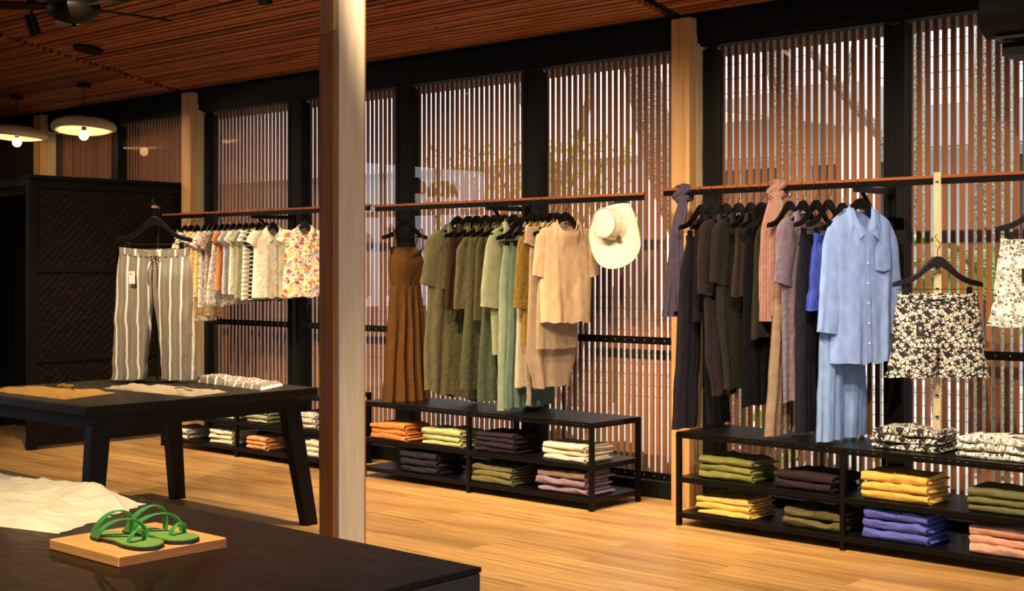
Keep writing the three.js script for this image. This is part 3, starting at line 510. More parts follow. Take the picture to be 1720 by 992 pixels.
const tagText = canvasTex(128, 256, (g) => { g.fillStyle = '#171214'; g.fillRect(0, 0, 128, 256); g.fillStyle = '#e8dfd2'; g.fillRect(42, 86, 44, 40); g.fillStyle = '#171214'; for (const [a, b, c, d] of [[48, 92, 6, 28], [60, 92, 6, 12], [60, 110, 6, 10], [74, 92, 6, 28], [42, 104, 44, 3]]) g.fillRect(a, b, c, d); g.fillStyle = '#b9ad9d'; for (let k = 0; k < 7; k++) g.fillRect(36 + k * 8, 138, 5, 9); g.fillRect(54, 160, 20, 8); g.fillStyle = '#0a0808'; g.beginPath(); g.arc(64, 34, 9, 0, 7); g.fill(); }, [1, 1]);
const swing = (label, mat, g, x, y, z, w = 0.036, h = 0.066, turn = 0) => { const t = mesh('swing_tag', new THREE.BoxGeometry(w, h, 0.0016), mat, g); t.position.set(x, y, z); t.rotation.z = turn; t.userData.label = label; mesh('tag_string', tube([[0, h / 2 - 0.006, 0.001], [0.004, h / 2 + 0.02, -0.004], [-0.002, h / 2 + 0.05, -0.012]], 0.001, 10, 4), wire, t); };
const tagBlack = std({ map: tagText, roughness: 0.6 });
const tagWhite = std({ map: canvasTex(64, 128, (g) => { g.fillStyle = '#efe6d6'; g.fillRect(0, 0, 64, 128); g.fillStyle = '#2a2220'; g.beginPath(); g.ellipse(22, 26, 11, 4, 0.6, 0, 7); g.fill(); g.beginPath(); g.ellipse(24, 30, 9, 4, -0.8, 0, 7); g.fill(); g.fillStyle = '#b9ad98'; g.fillRect(14, 112, 34, 3); }, [1, 1]), roughness: 0.7 });

// rail one: children's shirts
{
  const Y = 1.848, kid = { sh: 0.135, neck: 0.052, slope: 0.05, drop: 0.05, len: 0.5, w: [[0, 0.135], [0.25, 0.15], [1, 0.165]], d: [[0, 0.01], [0.15, 0.02], [1, 0.026]], amp: 0.006, folds: 5, hanger: { scale: 0.62 }, dy: -0.002, group: 'children\'s tops on the left rail' };
  const slv = { L: 0.12, w0: 0.075, w1: 0.068, ang: 0.62, th: 0.02 };
  hang(-9.213, Y, { ...kid, name: 'child_dress', label: 'cream leaf print child\'s frock, leftmost on the left rail', cat: 'dress', fab: 'creamLeaf', len: 0.6, sh: 0.1, neck: 0.06, straps: 0.06, drop: 0.1, dropB: 0.08, w: [[0, 0.1], [0.3, 0.13], [1, 0.2]] });
  hang(-9.131, Y, { ...kid, name: 'child_dress', label: 'orange leaf print child\'s frock behind the trouser stand', cat: 'dress', fab: 'orangeLeaf', len: 0.62, straps: 0.05, drop: 0.09, w: [[0, 0.13], [1, 0.19]] });
  hang(-9.05, Y, { ...kid, name: 'child_dress', label: 'long pale grey leaf print child\'s dress', cat: 'dress', fab: 'greyLeaf', len: 0.72, w: [[0, 0.13], [1, 0.19]], sleeve: slv });
  hang(-8.946, Y, { ...kid, name: 'child_dress', label: 'long golden speckled child\'s dress', cat: 'dress', fab: 'orangeLeaf', len: 0.68, w: [[0, 0.13], [1, 0.18]], sleeve: slv });
  hang(-8.866, Y, { ...kid, name: 'child_shirt', label: 'amber leaf print child\'s shirt with short sleeves', fab: 'orangeLeaf', len: 0.52, sleeve: slv });
  hang(-8.803, Y, { ...kid, name: 'child_blouse', label: 'pale grey print child\'s blouse with wide sleeves', fab: 'greyLeaf', len: 0.6, sleeve: { ...slv, L: 0.16, w1: 0.085 } });
  hang(-8.725, Y, { ...kid, name: 'child_blouse', label: 'brown grey print child\'s blouse with wide sleeves', fab: 'brownLeaf', len: 0.56, sleeve: { ...slv, L: 0.16, w1: 0.085 } });
  hang(-8.648, Y, { ...kid, name: 'child_dress', label: 'slate print child\'s dress before the orange tee', cat: 'dress', fab: 'greyLeaf', len: 0.58, w: [[0, 0.135], [1, 0.2]] });
  hang(-8.572, Y, { ...kid, name: 'child_tee', label: 'bright orange child\'s tee', cat: 't-shirt', fab: '#e08a50', len: 0.47, sleeve: slv, trim: 1 });
  hang(-8.496, Y, { ...kid, name: 'child_tee', label: 'pale blue grey child\'s tee', cat: 't-shirt', fab: '#b9bcc6', len: 0.5, sleeve: slv, trim: 1 });
  hang(-8.413, Y, { ...kid, name: 'child_tee', label: 'plain off-white child\'s tee', cat: 't-shirt', fab: '#ece2cc', len: 0.5, sleeve: slv, trim: 1 });
  hang(-8.332, Y, { ...kid, name: 'child_tee', label: 'sage green child\'s tee', cat: 't-shirt', fab: '#a8a582', len: 0.53, sleeve: slv, trim: 1 });
  hang(-8.251, Y, { ...kid, name: 'child_tee', label: 'cream child\'s tee with thin dark stripes', cat: 't-shirt', fab: 'thinStripe', len: 0.535, sleeve: slv, trim: 1 });
  hang(-8.164, Y, { ...kid, name: 'child_tee', label: 'navy child\'s tee with white stripes', cat: 't-shirt', fab: 'navyStripe', len: 0.545, sleeve: { ...slv, L: 0.14 }, trim: 1 });
  hang(-8.081, Y, { ...kid, name: 'child_shirt', flat: 1, turn: 72, label: 'white short sleeved child\'s shirt with open collar and buttons', fab: '#efe3ca', len: 0.52, collar: 1, drop: 0.075, buttons: 4, buttonCol: '#b39a72', sleeve: { ...slv, L: 0.13 }, d: [[0, 0.012], [0.15, 0.035], [1, 0.045]] });
  hang(-7.71, Y, { ...kid, name: 'child_shirt', flat: 1, turn: 62, label: 'red and purple flower print child\'s shirt with collar', fab: 'tropic', len: 0.51, collar: 1, drop: 0.07, sleeve: { ...slv, L: 0.12 }, w: [[0, 0.135], [1, 0.165]], d: [[0, 0.012], [0.15, 0.035], [1, 0.05]] });
}
// rail two: brown dress, green and tan clothes
{
  const Y = 1.84, base = { sh: 0.2, neck: 0.08, slope: 0.08, drop: 0.08, d: [[0, 0.01], [0.15, 0.02], [1, 0.024]], amp: 0.013, group: 'adult clothes on the middle rail' };
  { // brown pinafore dress with straps, bodice and gathered skirt
    const x = -6.638, y0 = Y - 0.142, lab = 'long brown strappy dress with gathered skirt', m = cloth('#613e1c');
    hanger(x, y0, 0.45, Math.PI / 2, 'black clothes hanger holding the ' + lab, { bar: 1 });
    const g = thing('strappy_dress', lab, 'dress', [x, y0, 0.45], Math.PI / 2 - 0.1);
    mesh('bodice', bodyGeo({ sh: 0.118, neck: 0.114, drop: 0.04, dropB: -0.005, vneck: true, slope: 0.012, len: 0.27, w: [[0, 0.118], [0.5, 0.132], [1, 0.112]], d: [[0, 0.045], [0.4, 0.075], [1, 0.055]], amp: 0.006, folds: 4, hem: 0, seed: 5 }), m, g).position.y = -0.155;
    const sk = (sg) => grid(70, 40, (u, v) => { const s = u * 2 - 1, w = lerp(0.112, 0.19, Math.pow(v, 0.6)), e = Math.sqrt(Math.max(0, 1 - s * s)); const f = 0.016 * (0.35 + v * 0.9) * Math.sin(s * 15 + sg * 2 + 1.6 * N3(s * 2, v * 2, 4)) * Math.min(1, 0.4 + v * 3) + 0.004 * Math.sin(s * 70) * (1 - v); return [s * w, -v * 0.79 + 0.012 * N3(s * 3, 2, sg) * v, sg * (0.055 + 0.03 * v) * e + f * (0.3 + 0.7 * e)]; });
    mesh('skirt', merge([sk(1), sk(-1)]), m, g).position.y = -0.412;
    for (const s of [-1, 1]) mesh('strap', ribbon([[s * 0.112, -0.165, 0.04], [s * 0.116, -0.1, 0.034], [s * 0.125, -0.03, 0.016], [s * 0.125, -0.03, -0.014], [s * 0.118, -0.1, -0.03], [s * 0.112, -0.16, -0.045]], [1, 0, 0], 0.012, 0.003), m, g);
  }
  hang(-6.149, Y, { ...base, name: 'tunic', label: 'long khaki linen tunic with draped sleeves', cat: 'tunic', fab: '#6f6748', len: 1.12, w: [[0, 0.2], [0.3, 0.26], [0.7, 0.28], [1, 0.25]], sleeve: { L: 0.38, w0: 0.15, w1: 0.16, ang: 0.2, th: 0.02 }, folds: 8, amp: 0.014, skew: -0.06, hemTilt: -0.05, hem: 0.02 });
  hang(-6.052, Y, { ...base, name: 'linen_blouse', label: 'dark brown linen top behind the olive vest', cat: 'top', fab: '#3c2d1e', len: 0.56, w: [[0, 0.18], [1, 0.22]], sh: 0.17 });
  hang(-5.977, Y, { ...base, name: 'linen_vest', label: 'olive linen vest with round neck', cat: 'top', fab: '#6a6244', len: 0.55, sh: 0.13, neck: 0.085, drop: 0.12, w: [[0, 0.13], [0.12, 0.115], [0.35, 0.19], [1, 0.215]], trim: 1, slope: 0.05 });
  hang(-5.898, Y, { ...base, name: 'long_dress', label: 'dark olive dress falling almost to the shelf', cat: 'dress', fab: '#565238', len: 1.06, sh: 0.14, slope: 0.06, w: [[0, 0.14], [0.2, 0.17], [1, 0.24]], folds: 8 });
  hang(-5.82, Y, { ...base, name: 'camisole', label: 'olive strappy top with frayed neckline', cat: 'top', fab: '#524c32', len: 0.62, sh: 0.12, neck: 0.08, drop: 0.14, dropB: 0.12, straps: 0.08, slope: 0.05, w: [[0, 0.12], [0.3, 0.18], [1, 0.2]] });
  hang(-5.738, Y, { ...base, name: 'long_dress', label: 'charcoal green dress shaded by the pale green shirt', cat: 'dress', fab: '#545a45', len: 1.12, sh: 0.16, w: [[0, 0.16], [1, 0.25]], folds: 8 });
  hang(-5.657, Y, { ...base, name: 'long_shirt', label: 'pale green shirt with collar and full sleeves', cat: 'shirt', fab: '#9c9e78', kind: 'plain', len: 0.82, collar: 1, w: [[0, 0.2], [0.4, 0.23], [1, 0.2]], sleeve: { L: 0.5, w0: 0.12, w1: 0.125, ang: 0.14, th: 0.035 }, folds: 7 });
  hangTrousers(-5.6, Y, { label: 'wide pale green trousers reaching the shelf top', fab: '#909880', kind: 'plain', hy: -0.02, waist: 0.16, hip: 0.2, len: 0.98, hemOut: 0.215, hemIn: 0.004, rise: 0.3, folds: 9, amp: 0.014, d: 0.035 });
  hangTrousers(-5.53, Y, { label: 'wide dusty teal trousers behind the tan dress', fab: '#5f7264', kind: 'plain', hy: -0.02, waist: 0.16, hip: 0.19, len: 0.96, hemOut: 0.235, hemIn: 0.004, rise: 0.3, folds: 9, amp: 0.014, d: 0.03 });
  { const g = hang(-5.47, Y, { ...base, name: 'confetti_dress', label: 'speckled multicolour dress with a hanging tie', cat: 'dress', fab: 'confetti', len: 1.02, sh: 0.15, w: [[0, 0.15], [0.5, 0.18], [1, 0.2]], folds: 5 });
    mesh('tie', ribbon([[-0.12, -0.8, 0.05], [-0.125, -0.95, 0.055], [-0.11, -1.08, 0.05], [-0.12, -1.13, 0.05]], [1, 0, 0], 0.04, 0.003), printed('confetti'), g); }
  hang(-5.41, Y, { ...base, name: 'mustard_shirt', label: 'mustard shirt with rolled sleeves', fab: '#8a6c2c', len: 0.76, w: [[0, 0.2], [1, 0.2]], sleeve: { L: 0.5, w0: 0.11, w1: 0.1, ang: 0.12, th: 0.02 }, folds: 6 });
  hang(-5.345, Y, { ...base, name: 'tan_dress', label: 'long sand coloured dress with cap sleeves and bubble hem', cat: 'dress', fab: '#bb9e80', kind: 'plain', len: 1.02, w: [[0, 0.2], [0.25, 0.21], [0.8, 0.235], [1, 0.17]], sleeve: { L: 0.13, w0: 0.12, w1: 0.1, ang: 0.3, th: 0.02 }, folds: 7, hem: 0.014 });
  hang(-5.3, Y, { ...base, name: 'tan_blouse', label: 'sand coloured V neck top behind the peach tee', cat: 'top', fab: '#b09678', kind: 'plain', len: 0.78, sh: 0.17, vneck: true, drop: 0.18, w: [[0, 0.17], [1, 0.2]] });
  hang(-5.235, Y, { ...base, name: 'peach_tee', flat: 0.9, turn: 78, label: 'oversized peach beige tee, rightmost on the middle rail', cat: 't-shirt', fab: '#ceac88', kind: 'plain', len: 0.62, sh: 0.185, drop: 0.075, neck: 0.08, w: [[0, 0.185], [0.5, 0.2], [1, 0.19]], sleeve: { L: 0.31, w0: 0.105, w1: 0.09, ang: 0.17, th: 0.02 }, trim: 1, folds: 6, amp: 0.009, d: [[0, 0.012], [0.15, 0.04], [1, 0.05]], hem: 0.014 });
}
// rail three: dark clothes, scarves, blue clothes
{
  const Y = 1.857, base = { sh: 0.2, neck: 0.08, slope: 0.08, drop: 0.08, d: [[0, 0.01], [0.15, 0.02], [1, 0.024]], amp: 0.013, group: 'adult clothes on the right rail' };
  hangTrousers(-4.246, Y, { label: 'long midnight trousers beside the purple scarf', fab: '#1f1b24', hy: 0, waist: 0.15, hip: 0.22, len: 1.02, hemOut: 0.28, hemIn: 0.05, rise: 0.32, folds: 6, d: 0.035 });
  hang(-4.171, Y, { ...base, name: 'black_blouse', label: 'plain black top deep in the dark row', cat: 'top', fab: '#1d191b', len: 0.6, w: [[0, 0.18], [1, 0.2]], sh: 0.18 });
  hang(-4.085, Y, { ...base, name: 'kimono_tunic', label: 'long aubergine brown linen tunic with batwing sleeves', cat: 'tunic', fab: '#33282a', len: 1.0, w: [[0, 0.2], [0.4, 0.22], [0.75, 0.2], [1, 0.12]], skew: -0.02, sleeve: { L: 0.42, w0: 0.16, w1: 0.1, ang: 0.16, th: 0.02 }, folds: 8, hem: 0.014 });
  hang(-4.005, Y, { ...base, name: 'dark_tunic', label: 'long black olive tunic with draped sleeves', cat: 'tunic', fab: '#29261f', len: 0.96, w: [[0, 0.2], [0.5, 0.22], [1, 0.15]], sleeve: { L: 0.36, w0: 0.14, w1: 0.12, ang: 0.14, th: 0.02 }, folds: 8, hem: 0.02 });
  hang(-3.926, Y, { ...base, name: 'brown_vest', label: 'short dark brown sleeveless top with gathered neck', cat: 'top', fab: '#372a26', len: 0.46, sh: 0.12, slope: 0.05, neck: 0.06, drop: 0.03, w: [[0, 0.12], [0.3, 0.16], [1, 0.2]] });
  hang(-3.86, Y, { ...base, name: 'black_dress', label: 'long black dress under the short brown top', cat: 'dress', fab: '#0e0d10', len: 1.04, sh: 0.14, slope: 0.06, w: [[0, 0.14], [0.4, 0.19], [1, 0.2]], folds: 8, hem: 0.014 });
  hang(-3.81, Y, { ...base, name: 'olive_vest', label: 'dark olive halter top beside the pink scarf', cat: 'top', fab: '#2a271f', len: 0.68, sh: 0.09, slope: 0.04, neck: 0.06, drop: 0.04, w: [[0, 0.09], [0.3, 0.16], [1, 0.19]], hanger: { bar: 1 } });
  hangTrousers(-3.69, Y, { label: 'wide taupe trousers behind the mauve tunic', fab: '#86715f', waist: 0.11, hip: 0.15, len: 1.015, hemOut: 0.25, hemIn: 0.01, rise: 0.3, folds: 6, d: 0.032 });
  hang(-3.609, Y, { ...base, name: 'mauve_tunic', label: 'long mauve linen tunic with elbow sleeves', cat: 'tunic', fab: '#857584', len: 1.0, w: [[0, 0.2], [0.4, 0.22], [1, 0.2]], sleeve: { L: 0.36, w0: 0.14, w1: 0.12, ang: 0.17, th: 0.02 }, folds: 8 });
  hangTrousers(-3.532, Y, { label: 'navy trousers hidden behind the mauve tunic', fab: '#1d1d2c', waist: 0.16, hip: 0.2, len: 0.99, hemOut: 0.2, hemIn: 0.02, rise: 0.3, d: 0.03 });
  hangTrousers(-3.46, Y, { name: 'blue_shorts', cat: 'shorts', label: 'short royal blue shorts with drawstring', fab: '#3c50b4', waist: 0.15, hip: 0.19, len: 0.36, hemOut: 0.22, hemIn: 0.004, rise: 0.24, gather: 0.006, d: 0.04 });
  hangTrousers(-3.38, Y, { label: 'wide pale blue trousers reaching the shelf top', fab: '#839fd0', kind: 'plain', waist: 0.17, hip: 0.22, len: 0.995, hemOut: 0.26, hemIn: 0.004, rise: 0.3, folds: 9, amp: 0.016, d: 0.04, hy: -0.02 });
  hang(-3.28, Y, { ...base, flat: 0.9, turn: 70, name: 'blue_shirt', label: 'light blue shirt with collar, chest pocket and long sleeves', fab: '#859fdc', kind: 'plain', len: 0.79, sh: 0.2, slope: 0.08, neck: 0.07, drop: 0.12, collar: 1, buttons: 6, buttonCol: '#f2ece0', pocket: 1, w: [[0, 0.2], [0.3, 0.215], [1, 0.2]], d: [[0, 0.014], [0.15, 0.045], [1, 0.06]], sleeve: { L: 0.6, w0: 0.11, w1: 0.09, ang: 0.13, th: 0.035 }, folds: 7, amp: 0.012, hem: 0.02 });
  // scarves knotted on the rail
  const scarf = (x, hex, label, len, seed) => {
    const s = thing('knotted_scarf', label, 'scarf', [x, Y, 0.45], 0.3), m = cloth(hex);
    const kp = []; for (let k = 0; k < 40; k++) { const a = k / 40 * 2 * Math.PI; kp.push([0.012 * Math.sin(2 * a), -0.03 + 0.034 * Math.cos(a) , 0.034 * Math.sin(a)]); }
    const c = new THREE.CatmullRomCurve3(kp.map((p) => new THREE.Vector3(...p)), true);
    mesh('knot_loop', (() => { const g = new THREE.TubeGeometry(c, 60, 0.02, 12, true), p = g.attributes.position; for (let i = 0; i < p.count; i++) { const n = 0.006 * Math.sin(i % 13 * 2.4) ; p.setX(i, p.getX(i) * 1.7 + n); } g.computeVertexNormals(); return g; })(), m, s);
    mesh('knot', (() => { const g = new THREE.SphereGeometry(0.036, 28, 20), p = g.attributes.position; for (let i = 0; i < p.count; i++) { const x0 = p.getX(i), y0 = p.getY(i), z0 = p.getZ(i), f = 1 + 0.09 * Math.sin((x0 + y0 * 0.8) * 300) + 0.15 * N3(x0 * 30, y0 * 30, z0 * 30 + seed); p.setXYZ(i, x0 * f * 1.25, y0 * f * 0.9 - 0.066, z0 * f + 0.022); } g.computeVertexNormals(); return g; })(), m, s);
    for (const k of [-1, 1]) mesh('tail', merge([1, -1].map((sg) => grid(30, 40, (u, v) => { const t = u * 2 - 1, w = lerp(0.022, 0.05, Math.pow(v, 0.5)) + 0.008 * N3(v * 4, seed, k), e = Math.sqrt(1 - t * t); return [k * 0.022 * (0.4 + v) + t * w + 0.012 * Math.sin(v * 3 + seed + k), -0.075 - v * (len - (k > 0 ? 0.03 : 0)), 0.03 + 0.09 * smooth(0, 0.3, v) + sg * 0.016 * e + 0.009 * Math.sin(t * 9 + seed * 2 + k + v * 2) * (0.4 + v) + k * 0.012]; }))), m, s);
  };
  scarf(-4.37, '#4f4456', 'purple grey scarf knotted on the left end of the rail', 0.65, 2);
  scarf(-3.763, '#a07871', 'rose pink scarf knotted round the rail', 0.66, 5);
  // straps with eyelets and the printed shorts
  const strap = (x, label) => { const s = thing('eyelet_strap', label, 'strap', [x, Y, 0.475], 0.25, 'eyelet straps hanging from the right rail'), holes = [];
    mesh('webbing', ribbon([[0, 0.006, -0.03], [0, 0.012, -0.005], [0, -0.02, 0.004], [0.002, -0.6, 0.004], [-0.004, -1.3, 0.0]], [1, 0, 0], 0.036, 0.004, 40), cloth('#cdb490', 'plain'), s);
    for (let k = 0; k < 12; k++) { const t = new THREE.TorusGeometry(0.0075, 0.003, 8, 18); const m = mesh('eyelet', t, steel, s); m.position.set(0, -0.035 - k * 0.104, 0.0065); const d = mesh('eyelet_hole', new THREE.CylinderGeometry(0.006, 0.006, 0.002, 14), hangerMat, m); d.rotation.x = Math.PI / 2; } };
  strap(-2.857, 'cream eyelet strap carrying the dark printed shorts'); strap(-2.27, 'cream eyelet strap carrying the pale printed shorts');
  const shorts = (x, y, z, fab, label, turn) => {
    const g = hangTrousers(x, y, { flat: 1, name: 'printed_shorts', cat: 'shorts', label, fab, turn, z, waist: 0.195, hip: 0.225, len: 0.37, hemOut: 0.255, hemIn: 0.003, rise: 0.26, folds: 5, amp: 0.009, d: 0.05, hanger: { tall: 1 } });
    swing('small black swing tag with a pale emblem', tagBlack, g, -0.105, -0.17, 0.068, 0.037, 0.068, 0.03); };
  shorts(-2.83, 1.557, 0.53, 'paisleyDark', 'black shorts with cream flower print', 42);
  shorts(-2.34, 1.815, 0.49, 'paisleyLight', 'cream shorts with black flower print at the right edge', 42);
  // white floppy hat
  const h = thing('sun_hat', 'floppy cream sun hat hanging by a loop from the middle rail', 'hat', [-4.845, 1.6, 0.43], 0.0), hm = cloth('#f0e4cb');
  const cx = 0, cy = 0.055, wob = (a) => 0.016 * Math.sin(2 * a + 0.6) + 0.01 * Math.sin(3 * a);
  const brim = (o) => grid(72, 14, (u, v) => { const a = u * 2 * Math.PI, c = Math.cos(a), s = Math.sin(a), r0 = 0.088, R1x = 0.185, R1y = 0.2; const x = lerp(cx + r0 * c, R1x * c, v), y = lerp(cy + r0 * s, R1y * s, v); return [x, y, 0.03 - 0.0 * v + wob(a) * v * v * 1.4 + 0.012 * Math.sin(v * 3) + (s < 0 ? 0.03 * s * s * v : -0.03 * s * v) + o]; });
  const br = mesh('brim', merge([brim(0.0015), brim(-0.0015)]), hm, h);
  mesh('brim_edge', (() => { const p = []; for (let k = 0; k < 48; k++) { const a = k / 48 * 2 * Math.PI, s = Math.sin(a); p.push([0.185 * Math.cos(a), 0.2 * s, 0.03 + wob(a) * 1.4 + 0.012 * Math.sin(3) + (s < 0 ? 0.03 * s * s : -0.03 * s)]); } return tube(p, 0.003, 120, 6, true); })(), hm, br);
  const crn = mesh('crown', grid(60, 22, (u, v) => { const a = u * 2 * Math.PI, c = Math.cos(a), s = Math.sin(a), t = Math.min(1, v / 0.62), k = clamp((v - 0.62) / 0.38); const r = v < 0.62 ? lerp(0.09, 0.084, t) : 0.084 * (1 - k), z = v < 0.62 ? 0.03 + 0.105 * t - 0.004 * smooth(0.9, 1, t) : 0.135 - 0.004 + 0.006 * Math.sin(k * 1.6) + 0.004 * fbm(c * r * 30, s * r * 30, 2); const wr = 0.004 * fbm(a * 1.5, v * 6, 7); return [cx + (r + wr) * c - 0.01 * t, cy + (r + wr) * s + 0.012 * t, z]; }), hm, h);
  mesh('crown_seam', (() => { const p = []; for (let k = 0; k < 40; k++) { const a = k / 40 * 2 * Math.PI; p.push([cx + 0.086 * Math.cos(a) - 0.01, cy + 0.086 * Math.sin(a) + 0.012, 0.133]); } return tube(p, 0.0025, 90, 5, true); })(), hm, crn);
  mesh('hanging_loop', tube([[0, 0.197, 0.002], [0.004, 0.215, 0.004], [0.008, 0.243, 0.01], [0, 0.2435, 0.02], [-0.006, 0.243, 0.0], [-0.002, 0.215, 0.004], [0, 0.197, 0.002]], 0.0018, 30, 5), hm, h);
  const tg = mesh('swing_tag', new THREE.CylinderGeometry(0.017, 0.017, 0.002, 24), std({ color: '#4a3a34', roughness: 0.6 }), h); tg.rotation.x = Math.PI / 2; tg.position.set(0.055, -0.025, 0.07); mesh('tag_string', tube([[0.055, -0.01, 0.07], [0.047, 0.02, 0.062], [0.052, 0.045, 0.05], [0.05, 0.018, 0.064], [0.055, -0.01, 0.071]], 0.0012, 20, 4), wire, h);
}

// ---------- folded clothes ----------
function foldedGeo(w, D, th, seed, rough = 1) {
  const t = Math.min(0.009, th * 0.28), rad = th / 2, list = [];
  const s = new THREE.Shape(); // the outer sheet: a C that opens to the back
  s.moveTo(0, 0); s.lineTo(D - rad, 0); s.absarc(D - rad, rad, rad, -Math.PI / 2, Math.PI / 2, false); s.lineTo(0.01, th); s.lineTo(0.012, th - t); s.lineTo(D - rad, th - t); s.absarc(D - rad, rad, rad - t, Math.PI / 2, -Math.PI / 2, true); s.lineTo(0.0, t); s.closePath();
  list.push([s, w, 0]);
  const q = new THREE.Shape(), r2 = Math.max(0.003, (th - 2 * t) / 4 - 0.0006), y1 = t + 0.0005; // two inner folds
  for (const [y, back, dx] of [[y1, -0.012, 0.012], [y1 + 2 * r2 + 0.0008, 0.004, -0.004]]) { const k = new THREE.Shape(); k.moveTo(back, y); k.lineTo(D - rad - 0.012, y); k.absarc(D - rad - 0.012, y + r2, r2, -Math.PI / 2, Math.PI / 2, false); k.lineTo(back, y + 2 * r2); k.closePath(); list.push([k, w + dx, dx * 0.7]); }
  const out = [];
  for (const [shp, L, dx] of list) {
    let g = new THREE.ExtrudeGeometry(shp, { depth: L, steps: 14, bevelEnabled: false, curveSegments: 5 }); g.deleteAttribute('normal'); g.deleteAttribute('uv'); g = mergeVertices(g, 1e-5);
    const p = g.attributes.position, U = [];
    for (let i = 0; i < p.count; i++) {
      const z = p.getX(i), y = p.getY(i), x = p.getZ(i) - L / 2 + dx, e = Math.abs(x) / (L / 2), up = y / th;
      const n = 0.012 * rough * fbm(x * 7 + seed * 5, z * 6, seed), m = 0.006 * rough * fbm(x * 16, z * 14 + 3, seed + 4);
      p.setXYZ(i, x + 0.010 * rough * fbm(z * 9, y * 60, seed + 2) * e, Math.max(0, y + (n + m) * up * 0.9 - 0.004 * e * e * e * up + 0.003 * up), z - D + 0.006 * rough * N3(x * 9, y * 50, seed)); U.push(x + seed, z + y);
    }
    g.setAttribute('uv', new THREE.Float32BufferAttribute(U, 2)); out.push(toCreasedNormals(g, 0.7));
  }
  return merge(out);
}
const ORD = { 1: ['single'], 2: ['bottom', 'top'], 3: ['bottom', 'middle', 'top'], 4: ['bottom', 'second lowest', 'second highest', 'top'] };
let fseed = 11;
function stack(x0, x1, shelf, zf, fab, n, color, where, o = {}) {
  let y = SH[shelf] + 0.001; const w = x1 - x0, th = o.th || 0.034, grp = color + ' folded stack ' + where;
  for (let k = 0; k < n; k++) {
    fseed += 1.7; const hh = th * rr(0.92, 1.08), f = Array.isArray(fab) ? fab[k % fab.length] : fab;
    const g = thing('folded_garment', ORD[n][k] + ' folded ' + color + ' garment ' + where, 'clothing', [(x0 + x1) / 2 + rr(-0.006, 0.006), y, zf + rr(-0.006, 0.008)], rr(-0.035, 0.035) + (o.turn || 0), grp);
    mesh('folded_cloth', foldedGeo(w * rr(0.97, 1.02), o.D || 0.25, hh, fseed, o.rough || 1), fabric(f), g);
    if (o.string && k === n - 1) mesh('drawstring', tube([[-0.05, hh + 0.012, -0.06], [-0.01, hh + 0.016, -0.05], [0.0, hh + 0.015, -0.03], [0.01, hh * 0.6, 0.004], [0.012, hh * 0.3, 0.005]], 0.0022, 24, 5), fabric(f), g);
    if (o.tag && k === n - 1) { const t = mesh('swing_tag', box(0.07, 0.003, 0.045, 0.09, hh + 0.016, -0.1), hangerMat, g); t.rotation.z = 0.1; t.userData.label = 'plain black swing tag'; }
    y += hh + 0.003 + (o.rough > 1.3 ? 0.004 : 0);
  }
}
// left shelf unit
const LU = 'on the left shelf unit', MU = 'on the middle shelf unit', RU = 'on the right shelf unit';
stack(-8.57, -8.31, 1, 0.64, '#d6c49c', 2, 'cream', 'on the middle board ' + LU);
stack(-8.15, -7.91, 1, 0.64, '#a7a27c', 3, 'sage', 'on the middle board ' + LU, { th: 0.026 });
stack(-7.62, -7.36, 1, 0.65, 'coralMix', 3, 'grey and coral print', 'on the middle board ' + LU, { rough: 1.4 });
stack(-9.16, -8.9, 0, 0.65, '#e4d8bd', 2, 'off-white', 'on the lowest board ' + LU, { rough: 1.5 });
stack(-8.6, -8.32, 0, 0.65, 'sageLeaf', 3, 'green leaf print', 'on the lowest board ' + LU, { rough: 1.2 });
stack(-8.12, -7.89, 0, 0.66, '#dc9a62', 3, 'peach', 'on the lowest board ' + LU, { th: 0.028 });
stack(-7.56, -7.31, 0, 0.66, 'creamLeaf', 3, 'cream leaf print', 'on the lowest board ' + LU, { th: 0.036 });
// middle shelf unit
stack(-6.76, -6.43, 1, 0.66, '#dd8748', 3, 'orange', MU, { th: 0.033 });
stack(-6.27, -5.93, 1, 0.66, '#b3b078', 3, 'pale green', MU, { th: 0.032 });
stack(-5.8, -5.48, 1, 0.655, '#2c2328', 4, 'charcoal', 'on the middle board ' + MU, { th: 0.027 });
stack(-5.25, -4.93, 1, 0.645, '#e9d9b8', 3, 'cream', MU, { th: 0.03 });
stack(-6.46, -6.13, 0, 0.67, '#2a242c', 3, 'dark plum', 'on the lowest board ' + MU, { th: 0.042, rough: 1.3, string: 1 });
stack(-5.82, -5.5, 0, 0.655, '#6c643e', 3, 'olive', 'on the lowest board ' + MU, { th: 0.034, rough: 1.1 });
stack(-5.29, -4.93, 0, 0.645, ['#8d7480', '#8d7480', '#8f7468'], 3, 'mauve', 'on the lowest board ' + MU, { th: 0.038, rough: 1.4 });
// right shelf unit
stack(-4.15, -3.825, 1, 0.625, '#75713a', 3, 'moss green', RU, { th: 0.036 });
stack(-3.67, -3.34, 1, 0.635, '#2c201f', 2, 'dark brown', RU, { th: 0.04, string: 1, D: 0.28 });
stack(-4.15, -3.82, 0, 0.645, '#e2b25c', 3, 'yellow', 'on the lowest board ' + RU, { th: 0.03 });
stack(-3.62, -3.29, 0, 0.635, '#5c5434', 2, 'olive', RU, { th: 0.045, rough: 1.7, string: 1, D: 0.27 });
stack(-3.14, -2.81, 2, 0.6, 'paisleyDark', 3, 'black flower print', 'on the top board ' + RU, { th: 0.028, rough: 1.7 });
stack(-2.7, -2.36, 2, 0.61, 'paisleyLight', 3, 'cream flower print', 'on the top board ' + RU, { th: 0.028, rough: 1.6, tag: 1 });
stack(-3.18, -2.84, 1, 0.64, '#e0ac52', 3, 'yellow', 'on the middle board ' + RU, { th: 0.04, string: 1 });
stack(-2.64, -2.34, 1, 0.63, '#6d6a45', 3, 'grey green', 'on the middle board ' + RU, { th: 0.034 });
